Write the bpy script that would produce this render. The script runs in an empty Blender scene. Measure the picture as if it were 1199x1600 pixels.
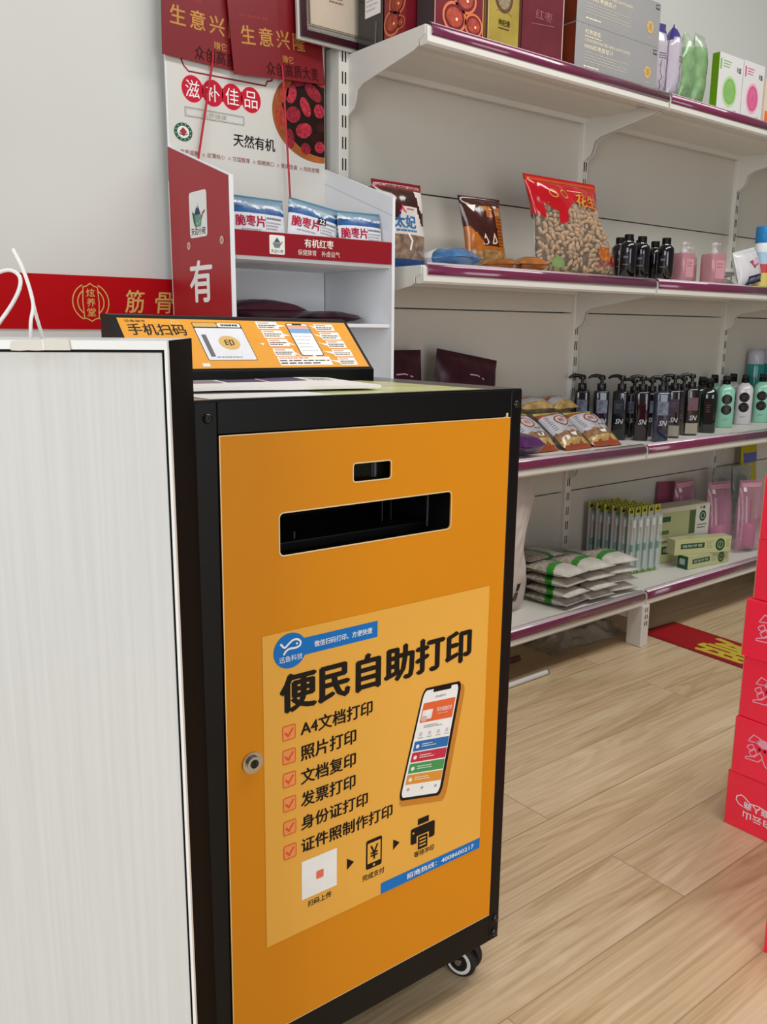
import bpy, bmesh, math, random
from math import sin, cos, pi, radians, sqrt
from mathutils import Vector, Matrix, noise
random.seed(7)
SC = bpy.context.scene
COL = SC.collection

# ------------------------------------------------------------------ camera
cam = bpy.data.cameras.new('camera'); cam.sensor_fit = 'VERTICAL'; cam.sensor_height = 24
cam.lens = 24 * 1357.574 / 1600; cam.clip_start = 0.02
camo = bpy.data.objects.new('camera', cam); COL.objects.link(camo); SC.camera = camo
yaw, pitch, roll = radians(38.53594), radians(11.82021), radians(0.45476)
F_ = Vector((sin(yaw) * cos(pitch), cos(yaw) * cos(pitch), -sin(pitch)))
R_ = Vector((cos(yaw), -sin(yaw), 0)); U_ = R_.cross(F_)
R2 = R_ * cos(roll) + U_ * sin(roll); U2 = U_ * cos(roll) - R_ * sin(roll)
M = Matrix((R2, U2, -F_)).transposed().to_4x4(); M.translation = (0, 0, .979)
camo.matrix_world = M

# ------------------------------------------------------------------ light
w = bpy.data.worlds.new('world'); SC.world = w; w.use_nodes = True
bg = w.node_tree.nodes['Background']; bg.inputs[0].default_value = (.93, .97, 1, 1); bg.inputs[1].default_value = .12
def area(name, loc, target, sx, sy, power, color=(1, 1, 1)):
    l = bpy.data.lights.new(name, 'AREA'); l.shape = 'RECTANGLE'; l.size = sx; l.size_y = sy; l.energy = power; l.color = color
    o = bpy.data.objects.new(name, l); COL.objects.link(o); o.location = loc
    o.rotation_euler = (Vector(target) - Vector(loc)).to_track_quat('-Z', 'Y').to_euler()
    return o
area('window_daylight', (-2.3, -.45, 1.55), (1.2, 1.2, .8), 2.2, 2.0, 62, (.94, .98, 1))
area('front_fill', (.7, -1.7, 1.0), (.9, 1.0, .5), 1.5, 1.7, 29, (.97, .99, 1))  # added low fill behind the camera for the kiosk front and near floor
area('ceiling_light', (1.9, .4, 2.85), (1.9, .6, 0), 3.0, .6, 52, (1, .985, .95))
vs = SC.view_settings; vs.view_transform = 'Standard'; vs.look = 'None'; vs.gamma = 1; vs.exposure = 0.0
try: vs.use_curve_mapping = False
except Exception: pass

# ------------------------------------------------------------------ materials
def lin(c):
    c = c / 255
    return c / 12.92 if c <= .04045 else ((c + .055) / 1.055) ** 2.4
def rgb(h):
    return (lin(int(h[0:2], 16)), lin(int(h[2:4], 16)), lin(int(h[4:6], 16)), 1)
MATS = {}
def mat(name, hexc, rough=.5, metal=0, var=.06, scale=8, bump=0, bscale=60, coat=0, alpha=1, trans=0, spec=.5, stretch=(1, 1, 1), ior=1.45):
    if name in MATS: return MATS[name]
    m = bpy.data.materials.new(name); m.use_nodes = True; nt = m.node_tree; b = nt.nodes['Principled BSDF']
    col = rgb(hexc)
    tc = nt.nodes.new('ShaderNodeTexCoord'); mp = nt.nodes.new('ShaderNodeMapping'); mp.inputs['Scale'].default_value = stretch
    nt.links.new(tc.outputs['Object'], mp.inputs[0])
    if var:
        n = nt.nodes.new('ShaderNodeTexNoise'); n.inputs['Scale'].default_value = scale; n.inputs['Detail'].default_value = 3
        nt.links.new(mp.outputs[0], n.inputs['Vector'])
        cr = nt.nodes.new('ShaderNodeValToRGB')
        cr.color_ramp.elements[0].position = .3; cr.color_ramp.elements[1].position = .7
        cr.color_ramp.elements[0].color = tuple(min(1, c * (1 - var)) for c in col[:3]) + (1,)
        cr.color_ramp.elements[1].color = tuple(min(1, c * (1 + var)) for c in col[:3]) + (1,)
        nt.links.new(n.outputs['Fac'], cr.inputs[0]); nt.links.new(cr.outputs[0], b.inputs['Base Color'])
    else: b.inputs['Base Color'].default_value = col
    b.inputs['Roughness'].default_value = rough; b.inputs['Metallic'].default_value = metal
    b.inputs['Specular IOR Level'].default_value = spec; b.inputs['IOR'].default_value = ior
    b.inputs['Coat Weight'].default_value = coat; b.inputs['Coat Roughness'].default_value = .08
    b.inputs['Alpha'].default_value = alpha; b.inputs['Transmission Weight'].default_value = trans
    if bump:
        n2 = nt.nodes.new('ShaderNodeTexNoise'); n2.inputs['Scale'].default_value = bscale; n2.inputs['Detail'].default_value = 4
        nt.links.new(mp.outputs[0], n2.inputs['Vector'])
        bp = nt.nodes.new('ShaderNodeBump'); bp.inputs['Strength'].default_value = bump; bp.inputs['Distance'].default_value = .004
        nt.links.new(n2.outputs['Fac'], bp.inputs['Height']); nt.links.new(bp.outputs[0], b.inputs['Normal'])
    MATS[name] = m
    return m
def ink(hexc, rough=.45): return mat('ink_' + hexc, hexc, rough, var=.03, scale=30, spec=.22)

WALL = mat('white_wall_paint', 'D4D4CF', .7, var=.03, scale=2, bump=.05, bscale=150)
SHELF = mat('white_shelf_enamel', 'DAD7CF', .42, var=.02, scale=3)
PANEL = mat('white_back_panel', 'CFCAC0', .5, var=.025, scale=2)
RAIL = mat('purple_price_rail', '74294A', .2, var=.12, scale=6, coat=1, stretch=(.3, 6, 6)); RAILHI = mat('label_strip_highlight', 'CDBCC2', .15, var=.08, scale=5, coat=1, stretch=(.3, 6, 6))  # second material: highlight of the clear label strip put into the colour
SLOT = mat('slot_black', '141414', .8, var=0)
BLACKM = mat('black_powder_metal', '09090A', .42, var=.15, scale=20, spec=.25)
BLACKI = mat('black_interior', '050505', .8, var=0)
ORANGE = mat('orange_enamel', 'DA8A10', .5, var=.03, scale=3, spec=.25)
POSTER = mat('poster_amber', 'EBAE48', .5, var=.03, scale=4, spec=.3)
HI_PIN = mat('edge_highlight_and_pin', 'EBD2A0', .4, metal=.2, var=0)  # pale tone for highlights painted along edges; also the hinge pin
CHROME = mat('chrome_metal', 'C8C8C8', .15, metal=1, var=.03)
STEEL = mat('dark_steel', '3A3A3C', .3, metal=.9, var=.05)
RUBBER = mat('black_rubber', '0D0D0D', .6, var=.1)
WHITEP = mat('white_plastic', 'E8E8E6', .35, var=.02)
WHITEB = mat('white_board', 'E6E7EA', .4, var=.02, scale=3)
REDP = mat('red_panel', 'A81E28', .38, var=.03, scale=4)
REDB = mat('red_board', '8E1622', .35, var=.04, scale=5)
REDC = mat('red_sign_card', '7A0C17', .45, var=.04, scale=4)
REDW = mat('red_wall_band', 'B4040E', .6, var=.03, scale=3, spec=.15)
CARTON = mat('red_carton', 'FF2C48', .35, var=.04, scale=6, coat=.25)
KRAFT = mat('kraft_edge', 'B99468', .7, var=.08)
PAPER = mat('white_paper', 'ECE8E4', .6, var=.02)
TAPE = mat('cream_tape', 'D8D3C8', .5, var=.06, scale=14)
CORD = mat('white_cord', 'EDE9E4', .6, var=.04, scale=40, bump=.3, bscale=220)
GOLD = mat('gold_foil', 'C98F4A', .32, metal=.35, var=.15, scale=20)
GOLDP = mat('gold_print', 'D9AE62', .4, var=.06, scale=20)
HEADER = mat('header_card', 'D5D2CB', .4, var=.05, scale=3)
WHITE = ink('F2F2F0'); BLACK = ink('1A1512'); DARK = ink('2B2420'); BLUE = ink('1573C4'); GREY = ink('8E8C88')

def cabinet_face_mat():
    m = bpy.data.materials.new('white_woodgrain_laminate'); m.use_nodes = True; nt = m.node_tree; b = nt.nodes['Principled BSDF']
    tc = nt.nodes.new('ShaderNodeTexCoord'); mp = nt.nodes.new('ShaderNodeMapping'); mp.inputs['Scale'].default_value = (210, 210, 4)
    n = nt.nodes.new('ShaderNodeTexNoise'); n.inputs['Scale'].default_value = 1; n.inputs['Detail'].default_value = 5
    cr = nt.nodes.new('ShaderNodeValToRGB'); cr.color_ramp.elements[0].position = .3; cr.color_ramp.elements[1].position = .65
    cr.color_ramp.elements[0].color = rgb('C9C9C6'); cr.color_ramp.elements[1].color = rgb('D0D0CE')
    nt.links.new(tc.outputs['Object'], mp.inputs[0]); nt.links.new(mp.outputs[0], n.inputs['Vector'])
    nt.links.new(n.outputs['Fac'], cr.inputs[0])
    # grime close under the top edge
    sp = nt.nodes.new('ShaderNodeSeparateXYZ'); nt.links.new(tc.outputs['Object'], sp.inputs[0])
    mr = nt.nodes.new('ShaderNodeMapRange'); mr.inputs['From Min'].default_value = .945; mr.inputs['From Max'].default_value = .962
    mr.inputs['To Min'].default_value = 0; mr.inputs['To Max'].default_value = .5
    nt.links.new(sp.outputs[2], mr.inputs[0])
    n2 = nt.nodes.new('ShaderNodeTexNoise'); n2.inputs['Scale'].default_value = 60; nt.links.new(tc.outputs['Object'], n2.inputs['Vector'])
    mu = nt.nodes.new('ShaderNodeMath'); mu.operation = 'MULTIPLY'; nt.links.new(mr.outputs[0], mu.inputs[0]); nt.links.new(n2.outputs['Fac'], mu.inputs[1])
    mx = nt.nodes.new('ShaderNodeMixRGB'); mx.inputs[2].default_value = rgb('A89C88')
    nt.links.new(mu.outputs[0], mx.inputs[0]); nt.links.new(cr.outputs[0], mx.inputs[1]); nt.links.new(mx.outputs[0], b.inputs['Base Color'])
    b.inputs['Roughness'].default_value = .45
    return m
LAMINATE = cabinet_face_mat()

def floor_mat():
    m = bpy.data.materials.new('oak_plank_laminate'); m.use_nodes = True; nt = m.node_tree; b = nt.nodes['Principled BSDF']; L = nt.links.new
    tc = nt.nodes.new('ShaderNodeTexCoord')
    mp = nt.nodes.new('ShaderNodeMapping'); mp.inputs['Location'].default_value = (-.055, .05, 0)
    L(tc.outputs['Object'], mp.inputs[0])
    br = nt.nodes.new('ShaderNodeTexBrick'); br.offset = .37; br.offset_frequency = 2; br.squash = 1
    br.inputs['Color1'].default_value = (0, 0, 0, 1); br.inputs['Color2'].default_value = (1, 1, 1, 1); br.inputs['Mortar'].default_value = (.5, .5, .5, 1)
    br.inputs['Scale'].default_value = 1; br.inputs['Brick Width'].default_value = 1.22; br.inputs['Row Height'].default_value = .157
    br.inputs['Mortar Size'].default_value = .0011; br.inputs['Bias'].default_value = 0
    L(mp.outputs[0], br.inputs['Vector'])
    sc = nt.nodes.new('ShaderNodeVectorMath'); sc.operation = 'SCALE'; sc.inputs['Scale'].default_value = 37; L(br.outputs['Color'], sc.inputs[0])
    ad = nt.nodes.new('ShaderNodeVectorMath'); ad.operation = 'ADD'; L(mp.outputs[0], ad.inputs[0]); L(sc.outputs[0], ad.inputs[1])
    m1 = nt.nodes.new('ShaderNodeMapping'); m1.inputs['Scale'].default_value = (.9, 8, 1); L(ad.outputs[0], m1.inputs[0])
    g1 = nt.nodes.new('ShaderNodeTexNoise'); g1.inputs['Scale'].default_value = 1.3; g1.inputs['Detail'].default_value = 4; g1.inputs['Distortion'].default_value = 1.2
    L(m1.outputs[0], g1.inputs['Vector'])
    # cathedral rings
    wv = nt.nodes.new('ShaderNodeMath'); wv.operation = 'MULTIPLY'; wv.inputs[1].default_value = 42; L(g1.outputs['Fac'], wv.inputs[0])
    sn = nt.nodes.new('ShaderNodeMath'); sn.operation = 'SINE'; L(wv.outputs[0], sn.inputs[0])
    m2 = nt.nodes.new('ShaderNodeMapping'); m2.inputs['Scale'].default_value = (3, 170, 1); L(ad.outputs[0], m2.inputs[0])
    g2 = nt.nodes.new('ShaderNodeTexNoise'); g2.inputs['Scale'].default_value = 1; g2.inputs['Detail'].default_value = 3; L(m2.outputs[0], g2.inputs['Vector'])
    a1 = nt.nodes.new('ShaderNodeMath'); a1.operation = 'MULTIPLY'; a1.inputs[1].default_value = .055; L(sn.outputs[0], a1.inputs[0])
    a2 = nt.nodes.new('ShaderNodeMath'); a2.operation = 'MULTIPLY_ADD'; a2.inputs[1].default_value = .45; L(g2.outputs['Fac'], a2.inputs[0]); L(a1.outputs[0], a2.inputs[2])
    a3 = nt.nodes.new('ShaderNodeMath'); a3.operation = 'MULTIPLY_ADD'; a3.inputs[1].default_value = .55; L(g1.outputs['Fac'], a3.inputs[0]); L(a2.outputs[0], a3.inputs[2])
    sr = nt.nodes.new('ShaderNodeSeparateColor'); L(br.outputs['Color'], sr.inputs[0])
    a4 = nt.nodes.new('ShaderNodeMath'); a4.operation = 'MULTIPLY_ADD'; a4.inputs[1].default_value = .12; L(sr.outputs[0], a4.inputs[0]); L(a3.outputs[0], a4.inputs[2])
    cr = nt.nodes.new('ShaderNodeValToRGB'); e = cr.color_ramp.elements
    e[0].position = .34; e[0].color = rgb('AE926C'); e[1].position = .74; e[1].color = rgb('DCC6A4')
    k = e.new(.52); k.color = rgb('C9AE88')
    L(a4.outputs[0], cr.inputs[0])
    mx = nt.nodes.new('ShaderNodeMixRGB'); mx.inputs[2].default_value = rgb('6E583E')
    ml = nt.nodes.new('ShaderNodeMath'); ml.operation = 'MULTIPLY'; ml.inputs[1].default_value = .6; L(br.outputs['Fac'], ml.inputs[0])
    L(ml.outputs[0], mx.inputs[0]); L(cr.outputs[0], mx.inputs[1]); L(mx.outputs[0], b.inputs['Base Color'])
    b.inputs['Roughness'].default_value = .34; b.inputs['Specular IOR Level'].default_value = .45
    bp = nt.nodes.new('ShaderNodeBump'); bp.inputs['Strength'].default_value = .12; bp.inputs['Distance'].default_value = .002
    L(g2.outputs['Fac'], bp.inputs['Height']); L(bp.outputs[0], b.inputs['Normal'])
    return m

# ------------------------------------------------------------------ mesh builder
_G = {}
def glyphs(s):
    if s in _G: return _G[s]
    c = bpy.data.curves.new('t', 'FONT'); c.body = s; c.resolution_u = 2
    o = bpy.data.objects.new('t', c); COL.objects.link(o); bpy.context.view_layer.update()
    me = bpy.data.meshes.new_from_object(o.evaluated_get(bpy.context.evaluated_depsgraph_get()))
    V = [(v.co.x, v.co.y) for v in me.vertices]; Fc = [tuple(p.vertices) for p in me.polygons]
    bpy.data.objects.remove(o); bpy.data.curves.remove(c); bpy.data.meshes.remove(me)
    if not V: V = [(0, 0), (1, 1)]
    x0 = min(v[0] for v in V); x1 = max(v[0] for v in V); y0 = min(v[1] for v in V); y1 = max(v[1] for v in V)
    V = [((x - x0) / (x1 - x0 or 1), (y - y0) / (y1 - y0 or 1)) for x, y in V]
    _G[s] = (V, Fc, (x1 - x0) / (y1 - y0 or 1))
    return _G[s]
def frame(O, eu, ev, en):
    O, eu, ev, en = Vector(O), Vector(eu), Vector(ev), Vector(en)
    return lambda u, v, n: O + eu * u + ev * v + en * n
def front(y=0): return lambda u, v, n: Vector((u, y - n, v))          # a face looking towards -Y
def leftside(x=0): return lambda u, v, n: Vector((x - n, u, v))       # a face looking towards -X (u = Y)
DN = .0003
class MB:
    def __init__(s): s.v = []; s.f = []; s.m = []; s.s = []; s.mats = []
    def mi(s, m):
        if m not in s.mats: s.mats.append(m)
        return s.mats.index(m)
    def add(s, vs, fs, m, smooth=False, T=None):
        k = len(s.v); i = s.mi(m)
        for v in vs:
            v = Vector(v); s.v.append(T @ v if T else v)
        for f in fs: s.f.append([a + k for a in f]); s.m.append(i); s.s.append(smooth)
        return s
    def box(s, x0, x1, y0, y1, z0, z1, m, b=0, T=None, seg=2):
        if not b:
            vs = [(x, y, z) for z in (z0, z1) for y in (y0, y1) for x in (x0, x1)]
            fs = [(0, 2, 3, 1), (4, 5, 7, 6), (0, 1, 5, 4), (2, 6, 7, 3), (0, 4, 6, 2), (1, 3, 7, 5)]
            return s.add(vs, fs, m, False, T)
        bm = bmesh.new(); bmesh.ops.create_cube(bm, size=1)
        for v in bm.verts: v.co = Vector(((x0 + x1) / 2 + v.co.x * (x1 - x0), (y0 + y1) / 2 + v.co.y * (y1 - y0), (z0 + z1) / 2 + v.co.z * (z1 - z0)))
        bmesh.ops.bevel(bm, geom=bm.edges[:], offset=b, segments=seg, affect='EDGES', profile=.5)
        bm.verts.index_update()
        s.add([v.co.copy() for v in bm.verts], [[v.index for v in f.verts] for f in bm.faces], m, False, T); bm.free()
        return s
    def poly(s, fr, pts, m, n=DN): return s.add([fr(u, v, n) for u, v in pts], [list(range(len(pts)))], m)
    def rect(s, fr, u0, v0, u1, v1, m, n=DN, nu=1, nv=1):
        vs = [fr(u0 + (u1 - u0) * i / nu, v0 + (v1 - v0) * j / nv, n) for j in range(nv + 1) for i in range(nu + 1)]
        fs = [(j * (nu + 1) + i, j * (nu + 1) + i + 1, (j + 1) * (nu + 1) + i + 1, (j + 1) * (nu + 1) + i) for j in range(nv) for i in range(nu)]
        return s.add(vs, fs, m)
    def rrect(s, fr, u0, v0, u1, v1, r, m, n=DN): return s.poly(fr, rr(u0, v0, u1, v1, r), m, n)
    def disc(s, fr, cu, cv, ru, rv, m, n=DN, k=32, rot=0):
        return s.poly(fr, [(cu + ru * cos(a) * cos(rot) - rv * sin(a) * sin(rot), cv + ru * cos(a) * sin(rot) + rv * sin(a) * cos(rot)) for a in [2 * pi * i / k for i in range(k)]], m, n)
    def cdisc(s, fr, cu, cv, ru, rv, m, n=DN, k=28, rings=6):
        vs = [fr(cu, cv, n)] + [fr(cu + ru * j / rings * cos(2 * pi * i / k), cv + rv * j / rings * sin(2 * pi * i / k), n) for j in range(1, rings + 1) for i in range(k)]
        fs = [(0, 1 + i, 1 + (i + 1) % k) for i in range(k)] + [(1 + (j - 1) * k + i, 1 + j * k + i, 1 + j * k + (i + 1) % k, 1 + (j - 1) * k + (i + 1) % k) for j in range(1, rings) for i in range(k)]
        return s.add(vs, fs, m)
    def stroke(s, fr, pts, wd, m, n=DN, closed=False):
        P = [Vector(p) for p in pts]; N = len(P); vs = []; fs = []
        for i in range(N):
            a = P[i - 1] if (i or closed) else P[i]; b = P[(i + 1) % N] if (i < N - 1 or closed) else P[i]
            d1 = (P[i] - a); d2 = (b - P[i])
            if d1.length < 1e-9: d1 = d2
            if d2.length < 1e-9: d2 = d1
            d1 = d1.normalized(); d2 = d2.normalized(); t = d1 + d2
            t = t.normalized() if t.length > 1e-6 else d1
            nn = Vector((-t.y, t.x)); sc = wd / 2 / max(.4, nn.dot(Vector((-d1.y, d1.x))))
            for q in (P[i] + nn * sc, P[i] - nn * sc): vs.append(fr(q.x, q.y, n))
        for i in range(N if closed else N - 1):
            a, b = 2 * i, 2 * ((i + 1) % N); fs.append((a, a + 1, b + 1, b))
        return s.add(vs, fs, m)
    def ring(s, fr, cu, cv, ru, rv, wd, m, n=DN, a0=0, a1=2 * pi, k=40):
        full = abs(a1 - a0 - 2 * pi) < 1e-6
        pts = [(cu + ru * cos(a0 + (a1 - a0) * i / k), cv + rv * sin(a0 + (a1 - a0) * i / k)) for i in range(k if full else k + 1)]
        return s.stroke(fr, pts, wd, m, n, full)
    def text(s, fr, t, u0, v0, u1, v1, m, n=DN, bold=0, rot=0, shear=0):
        V, Fc, asp = glyphs(t)
        offs = [(0, 0)] + ([(bold, 0), (-bold, 0), (0, bold * .6), (0, -bold * .6)] if bold else [])
        h = abs(v1 - v0) if rot % 2 == 0 else abs(u1 - u0)
        for q, (du, dv) in enumerate(offs):
            vs = []
            for x, y in V:
                if rot == 1: x, y = 1 - y, x
                elif rot == 2: x, y = 1 - x, 1 - y
                elif rot == 3: x, y = y, 1 - x
                vs.append(fr(u0 + (u1 - u0) * x + du * h + shear * y * (v1 - v0), v0 + (v1 - v0) * y + dv * h, n + q * 2e-5))
            s.add(vs, Fc, m)
        return s
    def bars(s, fr, u0, v0, u1, v1, rows, m, n=DN, fill=.45, seed=1):
        rd = random.Random(seed); hh = (v1 - v0) / rows
        for r in range(rows):
            vb = v1 - (r + .5) * hh; u = u0; end = u1 - (u1 - u0) * rd.uniform(0, .3) * (r > 0)
            while u < end:
                l = (u1 - u0) * rd.uniform(.05, .16)
                s.rect(fr, u, vb - hh * fill / 2, min(u + l, end), vb + hh * fill / 2, m, n); u += l * 1.25
        return s
    def extrude(s, fr, pts, n0, n1, m, mside=None):
        k = len(pts); vs = [fr(u, v, n0) for u, v in pts] + [fr(u, v, n1) for u, v in pts]
        s.add(vs, [list(range(k))[::-1], list(range(k, 2 * k))], m)
        return s.add(vs, [(i, (i + 1) % k, k + (i + 1) % k, k + i) for i in range(k)], mside or m)
    def tube(s, pts, r, m, k=10, cap=True):
        P = [Vector(p) for p in pts]; N = len(P); rs = r if isinstance(r, (list, tuple)) else [r] * N
        t0 = (P[1] - P[0]).normalized(); up = Vector((0, 0, 1)) if abs(t0.z) < .9 else Vector((1, 0, 0))
        nrm = t0.cross(up).normalized(); vs = []; fs = []
        for i in range(N):
            t = (P[min(i + 1, N - 1)] - P[max(i - 1, 0)]).normalized()
            nrm = (nrm - t * nrm.dot(t)).normalized(); b = t.cross(nrm)
            for j in range(k):
                a = 2 * pi * j / k; vs.append(P[i] + (nrm * cos(a) + b * sin(a)) * rs[i])
        for i in range(N - 1):
            for j in range(k): fs.append((i * k + j, i * k + (j + 1) % k, (i + 1) * k + (j + 1) % k, (i + 1) * k + j))
        s.add(vs, fs, m, True)
        if cap: s.add(vs[:k], [list(range(k))[::-1]], m); s.add(vs[-k:], [list(range(k))], m)
        return s
    def lathe(s, prof, m, k=24, T=None, squash=None):
        vs = []; fs = []; N = len(prof)
        for r, z in prof:
            for j in range(k):
                a = 2 * pi * j / k; x, y = cos(a), sin(a)
                if squash:   # superellipse cross-section: rounded square
                    e = squash; dd = (abs(x) ** e + abs(y) ** e) ** (1 / e); x, y = x / dd, y / dd
                vs.append(Vector((r * x, r * y, z)))
        for i in range(N - 1):
            for j in range(k): fs.append((i * k + j, i * k + (j + 1) % k, (i + 1) * k + (j + 1) % k, (i + 1) * k + j))
        s.add(vs, fs, m, True, T)
        s.add(vs[:k], [list(range(k))[::-1]], m, False, T); s.add(vs[-k:], [list(range(k))], m, False, T)
        return s
    def cyl(s, c, axis, r, h, m, k=24, r2=None):
        q = Vector(axis).normalized().to_track_quat('Z', 'Y').to_matrix().to_4x4(); q.translation = c
        return s.lathe([(r, 0), (r if r2 is None else r2, h)], m, k, q)
    def ball(s, c, rx, ry, rz, m, k=12, T=None, wob=0, seed=0):
        vs = []; fs = []; n = k // 2
        for i in range(n + 1):
            th = pi * i / n
            for j in range(k):
                a = 2 * pi * j / k; d = Vector((sin(th) * cos(a), sin(th) * sin(a), cos(th)))
                e = 1 + (wob * noise.noise(d * 2.5 + Vector((seed, 0, 0))) if wob else 0)
                p = Vector((d.x * rx, d.y * ry, d.z * rz)) * e
                vs.append((T @ p if T else p) + Vector(c))
        for i in range(n):
            for j in range(k): fs.append((i * k + j, (i + 1) * k + j, (i + 1) * k + (j + 1) % k, i * k + (j + 1) % k))
        return s.add(vs, fs, m, True)
    def build(s, name, parent=None, world=False, loc=None, rot=None):
        me = bpy.data.meshes.new(name)
        vs = s.v
        if world and parent: 
            inv = wmat(parent).inverted(); vs = [inv @ v for v in vs]
        me.from_pydata([tuple(v) for v in vs], [], s.f)
        for m in s.mats: me.materials.append(m)
        me.polygons.foreach_set('material_index', s.m); me.polygons.foreach_set('use_smooth', s.s); me.update()
        o = bpy.data.objects.new(name, me); COL.objects.link(o)
        if parent: o.parent = parent
        if loc: o.location = loc
        if rot: o.rotation_euler = rot
        return o
def wmat(o):
    m = Matrix.LocRotScale(o.location, o.rotation_euler, o.scale)
    return wmat(o.parent) @ m if o.parent else m
def rr(u0, v0, u1, v1, r, k=5):
    P = []
    for cx, cy, a in ((u1 - r, v0 + r, -pi / 2), (u1 - r, v1 - r, 0), (u0 + r, v1 - r, pi / 2), (u0 + r, v0 + r, pi)):
        for i in range(k + 1): P.append((cx + r * cos(a + pi / 2 * i / k), cy + r * sin(a + pi / 2 * i / k)))
    return P
def plate(mb, fr, outer, holes, n0, n1, m, mside=None):
    """flat plate with real openings, filled by the curve tessellator"""
    c = bpy.data.curves.new('p', 'CURVE'); c.dimensions = '2D'; c.fill_mode = 'FRONT'
    for loop in [outer] + holes:
        sp = c.splines.new('POLY'); sp.points.add(len(loop) - 1); sp.use_cyclic_u = True
        for p, (u, v) in zip(sp.points, loop): p.co = (u, v, 0, 1)
    o = bpy.data.objects.new('p', c); COL.objects.link(o); bpy.context.view_layer.update()
    me = bpy.data.meshes.new_from_object(o.evaluated_get(bpy.context.evaluated_depsgraph_get()))
    for n, flip in ((n0, 1), (n1, 0)):
        mb.add([fr(v.co.x, v.co.y, n) for v in me.vertices], [tuple(p.vertices)[::-1] if flip else tuple(p.vertices) for p in me.polygons], m)
    bpy.data.objects.remove(o); bpy.data.curves.remove(c); bpy.data.meshes.remove(me)
    for loop in [outer] + holes:
        k = len(loop); vs = [fr(u, v, n0) for u, v in loop] + [fr(u, v, n1) for u, v in loop]
        mb.add(vs, [(i, (i + 1) % k, k + (i + 1) % k, k + i) for i in range(k)], mside or m)
def tag(o, label, cat, group=None, kind=None):
    if label: o['label'] = label
    if cat: o['category'] = cat
    if group: o['group'] = group
    if kind: o['kind'] = kind
    return o
def thing(name, label, cat, loc=(0, 0, 0), rz=0, group=None, rx=0, ry=0):
    o = bpy.data.objects.new(name, None); COL.objects.link(o); o.location = loc; o.rotation_euler = (rx, ry, rz); o.empty_display_size = .05
    return tag(o, label, cat, group)
def dup(root, label, loc, rz=0, rx=0, ry=0, group=None, scale=None):
    def cp(o, par):
        c = o.copy(); COL.objects.link(c)
        if par: c.parent = par
        for ch in [x for x in bpy.data.objects if x.parent == o]: cp(ch, c)
        return c
    r = cp(root, None); r.location = loc; r.rotation_euler = (rx, ry, rz); r['label'] = label
    if group: r['group'] = group
    if scale: r.scale = scale
    return r
def pillow(mb, w, h, d, mats, nu=22, nv=26, seal=.07, wr=.0025, seed=0, fr=None, taper=None, back=None, sag=0, wscale=14):
    """a sealed packet standing in the u-v plane, base at v=0; returns the front surface height function"""
    fr = fr or (lambda u, v, n: Vector((u, -n, v)))
    def half(u, v):
        a = max(0, 1 - abs(2 * u / w) ** 2.6); t = v / h
        lo, hi = seal, 1 - seal
        if t <= lo or t >= hi: b = 0
        else:
            q = (t - lo) / (hi - lo); q = q ** (1 - sag) if sag else q; b = max(0, 1 - abs(2 * q - 1) ** 3)
        return d / 2 * (a ** .6) * (b ** .55)
    def surf(u, v):
        k = half(u, v)
        return k + (wr * noise.noise(Vector((u * wscale, v * wscale, seed))) + wr * .6 * noise.noise(Vector((u * wscale * 3, v * wscale * 2.2, seed + 9)))) * min(1, k / (d * .15 + 1e-6)) + .0006
    tp = taper or (lambda u, v: u)
    for sgn in (1, -1):
        vs = [fr(tp(-w / 2 + w * i / nu, h * j / nv), h * j / nv, sgn * surf(-w / 2 + w * i / nu, h * j / nv)) for j in range(nv + 1) for i in range(nu + 1)]
        for j in range(nv):
            for i in range(nu):
                a = j * (nu + 1) + i; q = (a, a + 1, a + nu + 2, a + nu + 1)
                u, v = -w / 2 + w * (i + .5) / nu, h * (j + .5) / nv
                m = mats(u, v) if sgn > 0 or back is None else back
                s = mb; s.f.append([len(s.v) + x for x in (q if sgn > 0 else q[::-1])]); s.m.append(s.mi(m)); s.s.append(True)
        mb.v.extend(vs)
    return surf, (lambda u, v, n: fr(tp(u, v), v, surf(u, v) + n))

# ================================================================== STRUCTURE
fl = MB(); fl.rect(lambda u, v, n: Vector((u, v, 0)), -2.2, -2.8, 6, 1.935, floor_mat(), 0)
tag(fl.build('floor'), None, None, kind='structure')
wb = MB(); wb.box(-2.2, 6, 1.935, 2.05, 0, 3.0, WALL)
tag(wb.build('wall_back'), None, None, kind='structure')

# ================================================================== SHELVING UNIT
US = [1.353, 2.284, 3.18, 4.08]
LEV = [(1.64, 1.58), (1.128, 1.58), (.635, 1.575), (.175, 1.54)]
unit = thing('shelving_unit', 'white metal wall shelving with purple price rails along the back wall', 'shelf unit', (2.7, 1.9, 0))
for i, x in enumerate(US):
    b = MB(); b.box(x - .015, x + .015, 1.868, 1.925, 0, 1.655, SHELF, .002)
    for k in range(32):
        z = .07 + .05 * k
        for dx in (-.0065, .0025): b.rect(front(1.868), x + dx, z, x + dx + .004, z + .028, SLOT, .0004)
    b.build('upright', unit, True)
    f = MB(); f.box(x - .02, x + .018, 1.531, 1.588, 0, .137, SHELF, .003)
    for k in range(3):
        for dx in (-.005, .005): f.rect(front(1.531), x + dx - .002, .128 - .022 * k - .014, x + dx + .002, .128 - .022 * k, SLOT, .0004)
    f.box(x - .016, x + .014, 1.588, 1.90, .085, .137, SHELF)
    f.build('foot', unit, True)
ZS = [.19, .449, 1.038, 1.341, 1.652]
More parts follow.
